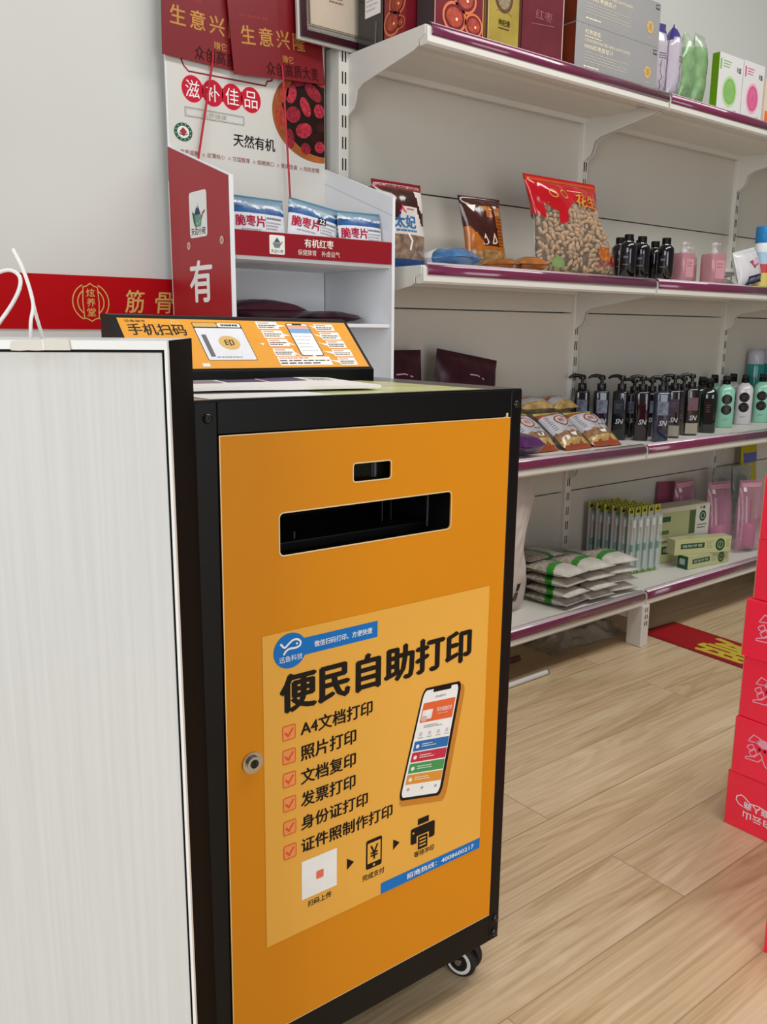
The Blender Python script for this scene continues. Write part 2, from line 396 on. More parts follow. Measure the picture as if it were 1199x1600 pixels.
for i in range(3):
    for k in range(4):
        b = MB(); b.box(US[i] + .012, US[i + 1] - .012, 1.882, 1.89, ZS[k] + .002, ZS[k + 1] - .002, PANEL); b.build('back_panel', unit, True)
    for S, yf in LEV:
        prof = [(1.876, S), (yf + .004, S), (yf - .002, S - .005), (yf - .004, S - .036), (yf, S - .041), (yf + .022, S - .041), (yf + .026, S - .022), (yf + .10, S - .018),
                (yf + .11, S - .024), (yf + .2, S - .024), (yf + .21, S - .018), (1.86, S - .018), (1.862, S - .032), (1.876, S - .032)]
        b = MB(); x0, x1 = US[i] + .004 + (.012 if i == 0 else 0), US[i + 1] - .004
        b.extrude(lambda u, v, n: Vector((n, u, v)), prof, x0, x1, SHELF)
        sh = b.build('shelf', unit, True)
        r = MB(); a0, a1 = x0 + (.012 if i == 0 else .003), x1 - .003
        pr = [(yf + .010, S + .008), (yf + .005, S + .0075), (yf, S + .0055), (yf - .004, S + .002), (yf - .0065, S - .003), (yf - .008, S - .009), (yf - .0085, S - .0135), (yf - .0078, S - .018), (yf - .005, S - .0215)]
        vs = []; K = len(pr)
        for xx in (a0, a1):
            vs += [Vector((xx, y, z)) for y, z in pr] + [Vector((xx, y + .0025, z)) for y, z in pr]
        fs = [(j, j + 1, 2 * K + j + 1, 2 * K + j) for j in range(K - 1)] + [(K + j, 3 * K + j, 3 * K + j + 1, K + j + 1) for j in range(K - 1)]
        fs += [(j, K + j, K + j + 1, j + 1) for j in range(K - 1)] + [(2 * K + j, 2 * K + j + 1, 3 * K + j + 1, 3 * K + j) for j in range(K - 1)]
        fs += [(0, 2 * K, 3 * K, K), (K - 1, 2 * K - 1, 4 * K - 1, 3 * K - 1)]
        r.add(vs, fs, RAIL, True); r.mi(RAILHI)
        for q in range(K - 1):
            if q < 3: r.m[q] = 1  # upper faces carry the painted highlight
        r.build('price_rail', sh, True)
        if S > .3:
            for xx in (US[i] + .013 if i == 0 else US[i] + .006, US[i + 1] - .008):
                k = MB()
                pf = [(1.868, S - .006), (1.606, S - .024), (1.606, S - .040), (1.62, S - .046), (1.81, S - .078), (1.832, S - .09), (1.837, S - .112), (1.846, S - .128), (1.868, S - .140)]
                k.extrude(lambda u, v, n: Vector((n, u, v)), pf, xx, xx + .0025, SHELF)
                k.build('bracket', sh, True)
            if i == 0:   # folded flange closing the open left end of the shelf
                k = MB(); k.extrude(lambda u, v, n: Vector((n, u, v)), [(1.872, S - .0006), (1.584, S - .0006), (1.584, S - .02), (1.60, S - .026), (1.872, S - .026)], US[0] + .014, US[0] + .0165, SHELF); k.build('end_flange', sh, True)

# ================================================================== WALL BAND
b = MB(); b.box(-.4, .94, 1.931, 1.935, .976, 1.09, REDW); fr = front(1.931)
ec, ez = .714, 1.034
for rad in (.040, .029):
    b.ring(fr, ec, ez, rad, rad, .0024, GOLDP, DN, radians(60), radians(300) , 30) if False else None
    for a0, a1 in ((115, 245), (-65, 65)): b.ring(fr, ec, ez, rad, rad, .0024, GOLDP, DN, radians(a0), radians(a1), 24)
sh_ = [(ec - .016, ez + .032), (ec - .008, ez + .034), (ec, ez + .040), (ec + .008, ez + .034), (ec + .016, ez + .032), (ec + .018, ez), (ec + .016, ez - .034), (ec + .008, ez - .036), (ec, ez - .041), (ec - .008, ez - .036), (ec - .016, ez - .034), (ec - .018, ez)]
b.poly(fr, sh_, REDW, .0004); b.stroke(fr, sh_, .0022, GOLDP, .0006, True)
for k, ch in enumerate('炫养堂'): b.text(fr, ch, ec - .0095, ez + .011 - .0205 * k, ec + .0095, ez + .029 - .0205 * k, GOLDP, .0007, .01)
b.text(fr, '筋', .790, 1.013, .833, 1.063, GOLDP, DN, .012, shear=.12); b.text(fr, '骨', .861, 1.013, .905, 1.060, GOLDP, DN, .012, shear=.12)
tag(b.build('wall_banner'), 'long red banner strip with gold emblem and characters on the white wall', 'banner')

# ================================================================== WHITE CABINET (foreground left)
ca = radians(31); D_ = Vector((sin(ca), cos(ca), 0)); L_ = Vector((-cos(ca), sin(ca), 0))
cab = thing('counter_cabinet', 'white woodgrain cabinet with a black side standing left of the kiosk', 'cabinet', (.3893 - .211 * sin(ca), .79 - .211 * cos(ca), 0), -ca)
# local: x = 0 at the right front corner, negative to the left, y = depth
W_, DP, HT = .46, .209, .970
b = MB(); b.box(-W_, -.0045, 0, .016, .06, HT - .0085, LAMINATE, .0008); b.build('front_panel', cab)
b = MB(); b.box(-W_, -.0005, -.0005, DP, HT - .0065, HT, WHITEP, .0008); b.box(-.0032, -.0004, -.0006, .012, .05, HT - .0062, WHITEP)
# worktop is a rim around an open bag well
b2 = MB()
plate(b2, lambda u, v, n: Vector((u, v, n)), [(-W_, 0), (-.0006, 0), (-.0006, DP), (-W_, DP)], [[(-W_ + .03, .045), (-.05, .045), (-.05, DP - .02), (-W_ + .03, DP - .02)]], HT - .0065, HT, WHITEP)
b2.box(-.0026, -.0004, -.0006, .012, .05, HT - .0062, WHITEP); b2.box(-W_ + .015, -.0027, .003, .0155, HT - .0084, HT - .0066, BLACKI); b2.box(-.0044, -.0027, .003, .0155, .06, HT - .0084, BLACKI); b2.build('top_rim', cab)
b = MB(); b.box(-.0022, 0, .0125, DP, .0, HT, mat('matte_black_laminate', '060606', .9, var=.1, spec=.08), .0006); b.build('side_panel', cab); b = MB(); b.box(-W_, -W_ + .014, .017, DP - .01, .0, HT - .008, WHITEP); b.build('side_panel', cab)
b = MB(); b.box(-W_ + .014, -.0024, DP - .012, DP - .001, .0, HT - .008, WHITEP); b.build('rear_panel', cab)
b = MB(); b.box(-W_ + .014, -.0024, .017, DP - .013, .585, .6, WHITEP); b.build('inner_shelf', cab)
b = MB(); b.box(-W_ + .014, -.0024, .002, DP - .013, .0, .06, BLACKM); b.build('plinth', cab)
b = MB(); fr = front(-.0006)
random.seed(3)
tp = [(-.1105, HT - .0072)] + [(-.1105 + .006 * i, HT - .0072 + .0006 * random.uniform(-1, 1)) for i in range(1, 6)] + [(-.0690, HT - .0070), (-.0700, HT + .0006), (-.083, HT + .0013), (-.096, HT - .0002), (-.109, HT - .0006)]
b.extrude(fr, tp, .0003, .0009, TAPE); b.stroke(fr, [(-.0880, HT + .0006), (-.0875, HT - .007)], .0012, WHITEP, .0011)
b.build('tape', cab)['label'] = 'cream torn tape strip on the top edge'

# paper bag inside the cabinet well, only its cord handles rise above the rim
bag = thing('paper_bag', 'white paper carrier bag with cord handles in the white cabinet', 'bag', (.213, .7507, .6005), -ca)
b = MB(); hx, hy, hh = .075, .028, .364
pts = [(-hx, -hy), (hx, -hy), (hx, hy), (-hx, hy)]
b.extrude(lambda u, v, n: Vector((u, v, n)), pts, 0, .004, PAPER)
for (a, c) in ((0, 1), (1, 2), (2, 3), (3, 0)):
    (x0, y0), (x1, y1) = pts[a], pts[c]; ml = ((x0 + x1) / 2 * (1 if abs(x0 - x1) > .01 else .86), (y0 + y1) / 2)
    vs = [(x0, y0, 0), (ml[0], ml[1], 0), (x1, y1, 0), (x0, y0, hh), (ml[0], ml[1], hh), (x1, y1, hh)]
    b.add(vs, [(0, 1, 4, 3), (1, 2, 5, 4)], PAPER)
b.build('bag_body', bag)
def bez(P, n=10):
    out = []; Q = [Vector(p) for p in P]; Q = [Q[0] * 2 - Q[1]] + Q + [Q[-1] * 2 - Q[-2]]
    for i in range(1, len(Q) - 2):
        p0, p1, p2, p3 = Q[i - 1:i + 3]
        for k in range(n):
            t = k / n; out.append(.5 * ((2 * p1) + (p2 - p0) * t + (2 * p0 - 5 * p1 + 4 * p2 - p3) * t * t + (3 * p1 - p0 - 3 * p2 + p3) * t ** 3))
    return out + [Q[-2]]
b = MB(); y = .728
b.tube(bez([(.216, y - .004, .955), (.2175, y - .004, .971), (.219, y - .003, .984), (.2225, y, .996), (.2208, y, 1.009), (.2165, y, 1.024), (.2118, y + .002, 1.0365), (.2125, y + .004, 1.0365), (.217, y + .003, 1.026), (.2215, y + .003, 1.010), (.2245, y + .003, .992), (.2275, y + .003, .978), (.2295, y + .003, .968), (.231, y + .003, .955)]), .0014, CORD)
b.build('cord_handle', bag, True)
b = MB(); y = .765
lp = [(.164, y, .953), (.175, y, .986), (.192, y, 1.012), (.208, y, 1.022), (.2175, y - .002, 1.0243), (.2235, y - .004, 1.0194), (.2219, y - .006, 1.0096), (.2142, y - .008, .9965), (.2033, y - .009, .9823), (.192, y - .009, .967), (.186, y - .009, .953)]
b.tube(bez(lp), .0016, CORD)
b.build('cord_handle', bag, True)

# ================================================================== KIOSK
du = Vector((.9998, -.016, -.0078)); nr = Vector((.016, .9999, -.0004)); dv = Vector((.0078, .0002, 1.0)); OK_ = Vector((.8731, .8, .9029)); KZ = .903
KM = Matrix((du, nr, dv)).transposed(); KM = KM.to_quaternion().to_euler()
kio = thing('printing_kiosk', 'orange and black self-service printing kiosk on small castors', 'kiosk', OK_ - dv * KZ)
kio.rotation_euler = KM
def kf(u, v, n): return Vector((u, -n, v + KZ))
KD = .44
b = MB()
def kbox(mb, u0, u1, v0, v1, y0, y1, m, bev=0): mb.box(u0, u1, y0, y1, v0 + KZ, v1 + KZ, m, bev)
for y0, y1 in ((0, .03), (KD - .03, KD)):
    kbox(b, -.4757, -.4498, -.828, 0, y0, y1, BLACKM, .0015); kbox(b, -.0205, 0, -.828, 0, y0, y1, BLACKM, .0015)
    kbox(b, -.4498, -.0205, -.0345, 0, y0, y1, BLACKM, .001); kbox(b, -.4498, -.0205, -.828, -.7815, y0, y1, BLACKM, .001)
for u0, u1 in ((-.4757, -.4557), (-.02, 0)):
    kbox(b, u0, u1, -.03, 0, .03, KD - .03, BLACKM); kbox(b, u0, u1, -.828, -.795, .03, KD - .03, BLACKM)
b.build('frame', kio)
for u0, u1 in ((-.4735, -.472), (-.0037, -.0022)):
    b = MB(); kbox(b, u0, u1, -.81, -.01, .03, KD - .03, BLACKM); b.build('side_panel', kio)
b = MB(); kbox(b, -.455, -.02, -.80, -.02, KD - .012, KD - .01, BLACKM); b.build('rear_panel', kio)
b = MB(); kbox(b, -.47, -.006, -.803, -.80, .03, KD - .03, BLACKI); b.build('base_panel', kio)
TOPP = mat('lime_cream_top_area', 'C9C98A', .25, var=.25, scale=9, stretch=(1, 5, 1))
b = MB(); kbox(b, -.4745, -.0012, -.0005, .0015, .001, KD - .001, mat('black_gloss_top', '0D0D0E', .16, var=.1))
ft = lambda u, v, n: Vector((u, v, KZ + .0015 + n))
b.rect(ft, -.455, .006, -.30, .245, PAPER); b.rect(ft, -.30, .006, -.09, .245, TOPP); b.poly(ft, [(-.09, .006), (-.06, .006), (-.075, .2), (-.09, .245)], TOPP)  # pale and lime-cream areas laid over the front of the black top
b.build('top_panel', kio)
# door
b = MB()
dh = [rr(-.2786, -.1000, -.2222, -.0777, .004), rr(-.3786, -.1745, -.1234, -.1253, .006)]
plate(b, kf, rr(-.449, -.7805, -.0222, -.0358, .001, 1), dh, -.0012, .0015, ORANGE)
for lp in dh: b.stroke(kf, lp, .0016, HI_PIN, .0018, True)  # pale strokes paint the highlight round the openings
b.stroke(kf, [(-.4488, -.7803), (-.4488, -.036), (-.0224, -.036)], .0012, HI_PIN, .0017)
b.stroke(kf, [(-.4488, -.7803), (-.0224, -.7803)], .001, HI_PIN, .0017)
door = b.build('door', kio)
b = MB(); kbox(b, -.0292, -.0262, -.040, -.030, -.001, .004, HI_PIN); b.build('hinge_pin', kio)
# openings: dark recess with the printer inside
b = MB(); kbox(b, -.40, -.10, -.20, -.19, .014, .2, BLACKI); kbox(b, -.40, -.10, -.115, -.105, .014, .2, BLACKI); kbox(b, -.40, -.10, -.20, -.105, .2, .205, BLACKI)
kbox(b, -.402, -.40, -.2, -.105, .014, .2, BLACKI); kbox(b, -.10, -.098, -.2, -.105, .014, .2, BLACKI)
b.build('tray_recess', kio)
b = MB(); kbox(b, -.285, -.215, -.104, -.072, .016, .05, mat('dark_lens_glass', '17170F', .12, var=.1)); kbox(b, -.236, -.2325, -.099, -.078, .0145, .016, ink('55585A')); kbox(b, -.240, -.238, -.099, -.078, .0145, .016, ink('3A3C3E')); b.build('scanner_window', kio)
PD = mat('printer_plastic', '0A0A0B', .4, var=.1)
b = MB(); kbox(b, -.39, -.11, -.189, -.176, .06, .18, PD, .002); kbox(b, -.165, -.1635, -.176, -.12, .09, .092, ink('3C3C3E')); kbox(b, -.150, -.1488, -.176, -.12, .09, .092, ink('303032')); kbox(b, -.1365, -.1350, -.176, -.12, .03, .032, ink('4A4A4C')); kbox(b, -.322, -.320, -.174, -.165, .06, .062, ink('4A4A4C')); b.build('printer', kio)
# lock
b = MB(); b.cyl(kf(-.4176, -.4107, .001), (0, -1, 0), .0128, .003, CHROME, 32); b.cyl(kf(-.4176, -.4107, .004), (0, -1, 0), .0085, .0035, CHROME, 28); b.disc(kf, -.4176, -.4107, .0052, .0052, STEEL, .0078); b.rect(kf, -.4188, -.4145, -.4164, -.407, SLOT, .0081)
b.build('lock', kio)['label'] = 'chrome key lock'
for u, v in ((-.4612, -.0173), (-.0109, -.0196), (-.0072, -.7933), (-.0089, -.8160), (-.463, -.7933), (-.463, -.8160)):
    b = MB(); q = Matrix.Rotation(pi / 2, 4, 'X'); q.translation = kf(u, v, 0)
    b.lathe([(.0056, 0), (.0055, .0012), (.0045, .0027), (.0025, .0034)], STEEL, 20, q)
    b.disc(kf, u, v, .0021, .0021, SLOT, .0036, 6); b.build('bolt', kio)
# poster on the door
b = MB(); PN = .0019
def kp(u, v, n): return kf(u, v, n + PN)
b.rect(kp, -.4022, -.6586, -.0490, -.2635, POSTER, 0)
b.rect(kp, -.36, -.2970, -.2400, -.2760, BLUE, .0001); b.disc(kp, -.366, -.2875, .0223, .0213, BLUE, .0002, 40)
# fish emblem
fx, fy = -.3655, -.2815
pts = [(fx - .0135, fy + .0045), (fx - .008, fy - .001), (fx - .002, fy + .003), (fx + .004, fy + .0062), (fx + .010, fy + .0055), (fx + .0135, fy + .0015), (fx + .012, fy - .0025), (fx + .006, fy - .004), (fx - .001, fy - .0035), (fx - .006, fy - .0055), (fx - .0095, fy - .0095)]
sm = [(p.x, p.y) for p in bez([(x, y, 0) for x, y in pts], 5)]
b.stroke(kp, sm, .0024, WHITE, .0004); b.disc(kp, fx + .0085, fy + .001, .0013, .0013, WHITE, .0004)
b.text(kp, '迅鱼科技', -.3808, -.3005, -.3495, -.2932, WHITE, .0004)
b.text(kp, '微信扫码打印，方便快捷', -.333, -.2905, -.2488, -.2828, WHITE, .0003, .015)
b.text(kp, '便民自助打印', -.3785, -.3625, -.0815, -.3165, BLACK, .0003, .05)
for t, u1, v0, v1 in (('A4文档打印', -.2470, -.3975, -.3785), ('照片打印', -.2719, -.4295, -.4100), ('文档复印', -.2722, -.4602, -.4410), ('发票打印', -.2726, -.4900, -.4710), ('身份证打印', -.2528, -.5205, -.5020), ('证件照制作打印', -.2122, -.5510, -.5325)):
    b.text(kp, t, -.3522, v0, u1, v1, BLACK, .0003, .03)
ORI = ink('E4562A'); ORF = ink('EE9A58')
for v in (-.388, -.4181, -.4478, -.4793, -.5102, -.5421):
    q = rr(-.3771, v - .0088, -.3601, v + .0088, .0018)
    b.poly(kp, q, ORF, .0002); b.stroke(kp, q, .0012, ORI, .0003, True); b.stroke(kp, [(-.3742, v + .0008), (-.3697, v - .0042), (-.3632, v + .0048)], .0024, ORI, .0004)
b.rect(kp, -.3522, -.6155, -.3002, -.5632, WHITE, .0002)      # the sheet of the code, code itself left out
b.rrect(kp, -.3312, -.5950, -.3202, -.5840, .002, ink('E9765A'), .0004)
b.text(kp, '扫码上传', -.3435, -.6285, -.3083, -.6200, DARK, .0003, .02)
for p in ([(-.2844, -.5848), (-.2733, -.5930), (-.2844, -.6006)], [(-.2096, -.5856), (-.1985, -.5935), (-.2096, -.6008)]): b.poly(kp, p, BLACK, .0003)
b.rrect(kp, -.2542, -.6135, -.2284, -.5718, .003, BLACK, .0002); b.rect(kp, -.2518, -.6055, -.2308, -.5765, POSTER, .0004)
b.text(kp, '¥', -.2475, -.6010, -.2350, -.5810, BLACK, .0006, .02); b.disc(kp, -.2413, -.6095, .0018, .0018, POSTER, .0005, 16)
b.text(kp, '完成支付', -.2597, -.6280, -.2240, -.6192, DARK, .0003, .02)
# printer symbol
b.rect(kp, -.1675, -.5800, -.1480, -.5710, BLACK, .0003); b.rrect(kp, -.1795, -.6060, -.1368, -.5822, .003, BLACK, .0003)
b.rect(kp, -.1690, -.6185, -.1475, -.5960, POSTER, .0004); b.rrect(kp, -.1668, -.6172, -.1497, -.5975, .0015, BLACK, .0005)
for k in range(3): b.rect(kp, -.1640, -.6030 - .005 * k, -.1525, -.6010 - .005 * k, POSTER, .0006)
b.rect(kp, -.1765, -.5905, -.1735, -.5880, POSTER, .0005)
b.text(kp, '等待冲印', -.1729, -.6275, -.1374, -.6188, DARK, .0003, .02)
b.rect(kp, -.2292, -.6584, -.0490, -.6424, BLUE, .0003); b.text(kp, '招商热线：4008600217', -.1850, -.6545, -.0610, -.6462, WHITE, .0005, .02)
# printed phone
TL, TR, BR, BL = Vector((-.1631, -.3845)), Vector((-.0942, -.3895)), Vector((-.1267, -.5487)), Vector((-.2027, -.5325))
def ph(s_, t_):
    p = TL * (1 - s_) * (1 - t_) + TR * s_ * (1 - t_) + BR * s_ * t_ + BL * (1 - s_) * t_; return p.x, p.y
def pq(s0, t0, s1, t1, r=.0, m=WHITE, n=.0004):
    if r: P = rr(s0, t0, s1, t1, r)
    else: P = [(s0, t0), (s1, t0), (s1, t1), (s0, t1)]
    b.poly(kp, [ph(x, y) for x, y in P], m, n)
sh = [ph(x, y) for x, y in rr(.02, .03, 1.12, 1.055, .1)]; b.poly(kp, sh, ink('C98430'), .0002)
pq(0, 0, 1, 1, .09, BLACK, .0003); pq(.04, .022, .93, .975, .07, WHITE, .0004); pq(.27, .018, .73, .05, .012, BLACK, .0005)
pf = lambda s_, t_, n: kp(*ph(s_, t_), n)
b.text(pf, '天才自助打印', .36, .105, .62, .085, DARK, .0006)
pq(.09, .135, .90, .31, .012, ink('E8683A'), .0005); b.text(pf, '天才自助打印', .46, .235, .84, .195, WHITE, .0007, .02); b.bars(pf, .5, .245, .75, .26, 1, ink('F4B79A'), .0007)
pq(.11, .20, .36, .285, .01, ink('EFE6E2'), .0006); pq(.19, .205, .33, .255, .01, WHITE, .0007); pq(.12, .25, .24, .30, .008, ink('D9B7A8'), .00065)
b.bars(pf, .22, .335, .68, .365, 2, ink('8A8790'), .0006, .5, 3)
for k in range(4):
    x = .13 + .215 * k; b.stroke(pf, rr(x, .395, x + .07, .425, .006), .0012, ink('77757C'), .0006, True) if False else None
    b.poly(kp, [ph(a, c) for a, c in rr(x + .02, .398, x + .09, .430, .008)], ink('C9C8D0'), .0006); b.bars(pf, x, .442, x + .12, .452, 1, GREY, .0006, .6, k)
for k, cc in enumerate(('2F6FB4', 'C8344A', '4A9A58', 'E0973A')):
    t0 = .475 + .099 * k; pq(.08, t0, .92, t0 + .088, .01, ink(cc), .0005); b.disc(pf, .17, t0 + .046, .04, .018, ink('F0EDEA'), .0007, 16); b.bars(pf, .27, t0 + .022, .62, t0 + .06, 2, ink('F4F0EC'), .0007, .35, k + 5)
for k in range(3): b.disc(pf, .17 + .32 * k, .905, .03, .013, ink('A9A6AE'), .0006, 14)
b.build('poster', kio)['label'] = 'amber printing poster stuck on the lower door'
# castors
for u, y in ((-.028, .045), (-.448, .045), (-.028, KD - .05), (-.448, KD - .05)):
    c = MB(); c.box(u - .018, u + .018, y - .02, y + .02, .070, .076, STEEL); c.cyl((u, y, .05), (0, 0, 1), .008, .022, STEEL, 16)
    T = Matrix.Rotation(radians(22), 4, 'Z'); T.translation = (u, y, 0)
    c.box(-.0035, .0035, -.016, .016, .020, .056, BLACKM, .001, T); c.box(-.016, .016, -.010, .018, .050, .058, BLACKM, .002, T)
    co = c.build('caster', kio)
    for sg in (-1, 1):
        wv = MB(); Q = T @ Matrix.Translation((.0105 * sg, 0, .0265)) @ Matrix.Rotation(pi / 2, 4, 'Y')
        wv.lathe([(.020, -.0065), (.0250, -.0055), (.0265, -.002), (.0265, .002), (.0250, .0055), (.020, .0065)], RUBBER, 32, Q)
        Q2 = Q @ Matrix.Translation((0, 0, .0066 * sg)); wv.lathe([(.0205, 0), (.0205, .0006 * sg)], WHITEP, 32, Q2); wv.lathe([(.0150, 0), (.0150, .0010 * sg)], RUBBER, 32, Q2); wv.lathe([(.0060, 0), (.0050, .0030 * sg)], CHROME, 20, Q2)
        wv.build('wheel', co)
# console
cl, cr_ = -.4400, -.0620
prof = [(.249, 0), (.249, .0165), (.253, .0195), (.325, .0885), (.334, .0900), (.350, .0900), (.350, 0)]
b = MB(); b.extrude(lambda u, v, n: Vector((n, u, v + KZ + .0016)), prof, cl, cr_, BLACKM)
con = b.build('console', kio)
Ra = du.copy(); n2 = Vector((0, -.068, .071)).normalized(); n3 = (n2 - Ra * n2.dot(Ra)).normalized(); Bv = n3.cross(Ra)
cf0 = frame((.813, 1.049, -.058 + .979), Ra, Bv, n3)
# express the slanted face in kiosk space so that print lies on the console
ki = wmat(kio).inverted(); o_ = ki @ cf0(0, 0, 0); eu = (ki @ cf0(1, 0, 0)) - o_; 
ev = Vector((0, .072, .069)).normalized(); en = Vector((0, -.069, .072)).normalized()
o_ = Vector((o_.x, .253, .0195 + KZ + .0016))
cf = frame(o_, (1, 0, 0), ev, en)
b = MB(); CN = .0006; cp = lambda u, v, n: cf(u, v, n + CN)
OC = ink('E9A03A', .35)
b.rect(cp, -.3659, .0005, -.0035, .0935, OC, 0)
b.text(cp, '手机扫码', -.3566, .0620, -.2760, .0830, DARK, .0002, .02); b.text(cp, '设备编号', -.3572, .0858, -.3286, .0903, DARK, .0002)
b.rrect(cp, -.263, .0150, -.1880, .0880, .003, DARK, .0001); b.rrect(cp, -.262, .0160, -.1890, .0770, .002, ink('E4E2E6'), .0002); b.rrect(cp, -.262, .0790, -.2260, .0870, .002, GOLDP, .0002); b.rrect(cp, -.225, .0790, -.1895, .0870, .002, PAPER, .0002); b.bars(cp, -.2200, .0805, -.1930, .0855, 1, DARK, .0003, .7, 4)
b.disc(cp, -.2192, .0485, .0160, .0135, GOLDP, .0003); b.text(cp, '印', -.2265, .0425, -.2125, .0545, DARK, .0004, .02); b.bars(cp, -.2480, .0195, -.2100, .0230, 1, GREY, .0003, .6, 6)
for k, ch in enumerate('数据识别打印'[:0]): pass
b.rect(cp, -.2565, .0220, -.2495, .0640, ink('6B6870'), .00025)
b.poly(cp, [(-.1725, .0552), (-.1640, .0475), (-.1672, .0505)], DARK, .0003); b.poly(cp, [(-.1712, .0490), (-.1640, .0475), (-.1680, .0440)], WHITE, .0003)
b.rrect(cp, -.1125, .0230, -.0735, .0895, .004, DARK, .0003); b.rrect(cp, -.1112, .0240, -.0748, .0885, .0032, WHITE, .0004)
b.rect(cp, -.1112, .0790, -.0748, .0855, ink('EAA588'), .0005); b.rect(cp, -.1112, .0690, -.0748, .0785, ink('7FA6D6'), .0005); b.rrect(cp, -.1015, .0855, -.0850, .0885, .001, DARK, .0006)
b.bars(cp, -.108, .0300, -.079, .0660, 5, ink('CFCDD2'), .0005, .3, 8)
RED_L = ink('D8705A')
boxes = [(-.1618, .0768, -.1265, .0916, 1), (-.1592, .0588, -.1249, .0742, 1), (-.1570, .0420, -.1236, .0566, 1), (-.1561, .0230, -.1223, .0376, 1), (-.1555, .0045, -.0668, .0215, 0), (-.0630, .0749, -.0292, .0890, -1), (-.0608, .0562, -.0262, .0718, -1), (-.0576, .0386, -.0248, .0541, -1), (-.0554, .0219, -.0216, .0358, -1), (-.0532, .0040, -.0222, .0190, -1)]
for k, (u0, v0, u1, v1, s_) in enumerate(boxes):
    b.rect(cp, u0, v0, u1, v1, ink('F4EDE6'), .0003); b.bars(cp, u0 + .003, v1 - .0042, u0 + (u1 - u0) * .6, v1 - .0014, 1, RED_L, .0005, .6, k); b.bars(cp, u0 + .002, v0 + .0018, u1 - .003, v1 - .0055, 2, DARK, .0005, .42, k + 20)
    if s_ == 1: b.poly(cp, [(u1, v0 + .004), (-.1130, (v0 + v1) / 2 - .006 + .003 * (2 - k)), (u1, v0 + .009)], ink('F4EDE6'), .00035)
    if s_ == -1: b.poly(cp, [(u0, v0 + .004), (-.0735, (v0 + v1) / 2 + .004), (u0, v0 + .009)], ink('F4EDE6'), .00035)
    if s_ == 0: b.poly(cp, [(-.095, v1), (-.091, v1 + .006), (-.088, v1)], ink('F4EDE6'), .00035)
b.ring(cp, -.287, .0865, .005, .003, .001, ink('F2D7A0'), .0003); b.rect(cp, -.275, .004, -.264, .010, PAPER, .0003)
b.build('instruction_panel', con)

# brochure lying on the kiosk top
b = MB(); zt = OK_.z + .003
def broch(u, v, n): return Vector((u, v, zt + .004 + .004 * max(0, noise.noise(Vector((u * 7, v * 5, 3)))) + n + (.8731 - u) * .0078))
P0, P1, P2, P3 = Vector((.427, .888)), Vector((.672, .850)), Vector((.708, 1.020)), Vector((.465, 1.030))
def bp(s_, t_, n):
    p = P0 * (1 - s_) * (1 - t_) + P1 * s_ * (1 - t_) + P2 * s_ * t_ + P3 * (1 - s_) * t_; return broch(p.x, p.y, n)
b.rect(bp, 0, 0, 1, 1, PAPER, .0014, 16, 8); b.rect(bp, 0, 0, 1, 1, PAPER, -.0026, 16, 8)
for (a, c, e, g) in ((0, 0, 1, 0), (1, 0, 1, 1), (1, 1, 0, 1), (0, 1, 0, 0)):
    vs = [bp(a + (e - a) * i / 16, c + (g - c) * i / 16, nn) for nn in (-.0026, .0014) for i in range(17)]
    b.add(vs, [(i, i + 1, 18 + i, 17 + i) for i in range(16)], PAPER)
PUR = ink('3E3568')
b.rect(bp, .30, .62, .52, .97, PUR, .0018, 4, 3); b.rect(bp, .54, .62, .76, .97, PUR, .0018, 4, 3); b.rect(bp, .04, .55, .27, .93, ink('8A8490'), .0018, 4, 3); b.bars(bp, .80, .6, .97, .9, 3, GREY, .002, .4, 3)
tag(b.build('brochure'), 'white brochure with purple pictures lying on the kiosk top', 'brochure')

# ================================================================== DISPLAY STAND
st = thing('display_stand', 'red and white cardboard date display stand behind the kiosk', 'display stand', (1.1, 1.76, 0))
XL, XR, YB, YN = .893, 1.313, 1.897, 1.624
b = MB(); pl = [(YB, .02), (YB, 1.3735), (YN, 1.2800), (YN, .02)]
lx = lambda u, v, n: Vector((XL - n, u, v))
b.extrude(lx, pl, -.010, 0, WHITEB); b.poly(lx, [(YB - .001, .03), (YB - .001, 1.3715), (YN + .001, 1.2782), (YN + .001, .03)], REDP, .0004)
b.poly(lx, rr(1.717 + .003, 1.170, 1.800, 1.2635, .008), WHITE, .0008)
# mountain and leaf emblem
gx, gz = 1.760, 1.212
LGN = .0012
b.poly(lx, [(gx + .022, gz + .006), (gx + .010, gz - .022), (gx - .012, gz - .020), (gx - .018, gz + .002), (gx + .002, gz + .006)], ink('6FA08A'), LGN); b.poly(lx, [(gx + .027, gz + .012), (gx + .020, gz - .012), (gx + .010, gz - .024), (gx + .016, gz + .006)], ink('2F6B4C'), LGN + .0002)
b.poly(lx, [(gx + .016, gz + .004), (gx + .003, gz + .028), (gx - .012, gz + .004)], ink('3A4468'), LGN + .0002); b.poly(lx, [(gx + .006, gz + .022), (gx + .003, gz + .028), (gx - .001, gz + .021), (gx + .003, gz + .016)], ink('E8EDF0'), LGN + .0003)
b.stroke(lx, [(gx - .014, gz - .006), (gx - .022, gz + .006), (gx - .032, gz + .010)], .004, ink('B24A52'), LGN + .0003); b.stroke(lx, [(gx + .008, gz - .012), (gx, gz - .016), (gx - .010, gz - .008)], .0015, ink('DCEAE0'), LGN + .0003)
def flip(f, c): return lambda u, v, n: f(2 * c - u, v, n)     # reading direction runs from far to near on this side
fl_ = flip(lx, 1.7605)
b.text(fl_, '天边小宛', 1.728, 1.175, 1.793, 1.190, BLACK, .0012, .01)
for y, z in ((1.808, 1.155), (1.658, 1.157)): b.disc(lx, y, z, .0085, .0085, ink('D9B9A8'), .0012, 24); b.disc(lx, y, z, .004, .004, ink('B98A7C'), .0016, 16)
b.text(flip(lx, 1.757), '有', 1.707, 1.036, 1.808, 1.122, WHITE, .001, .03)
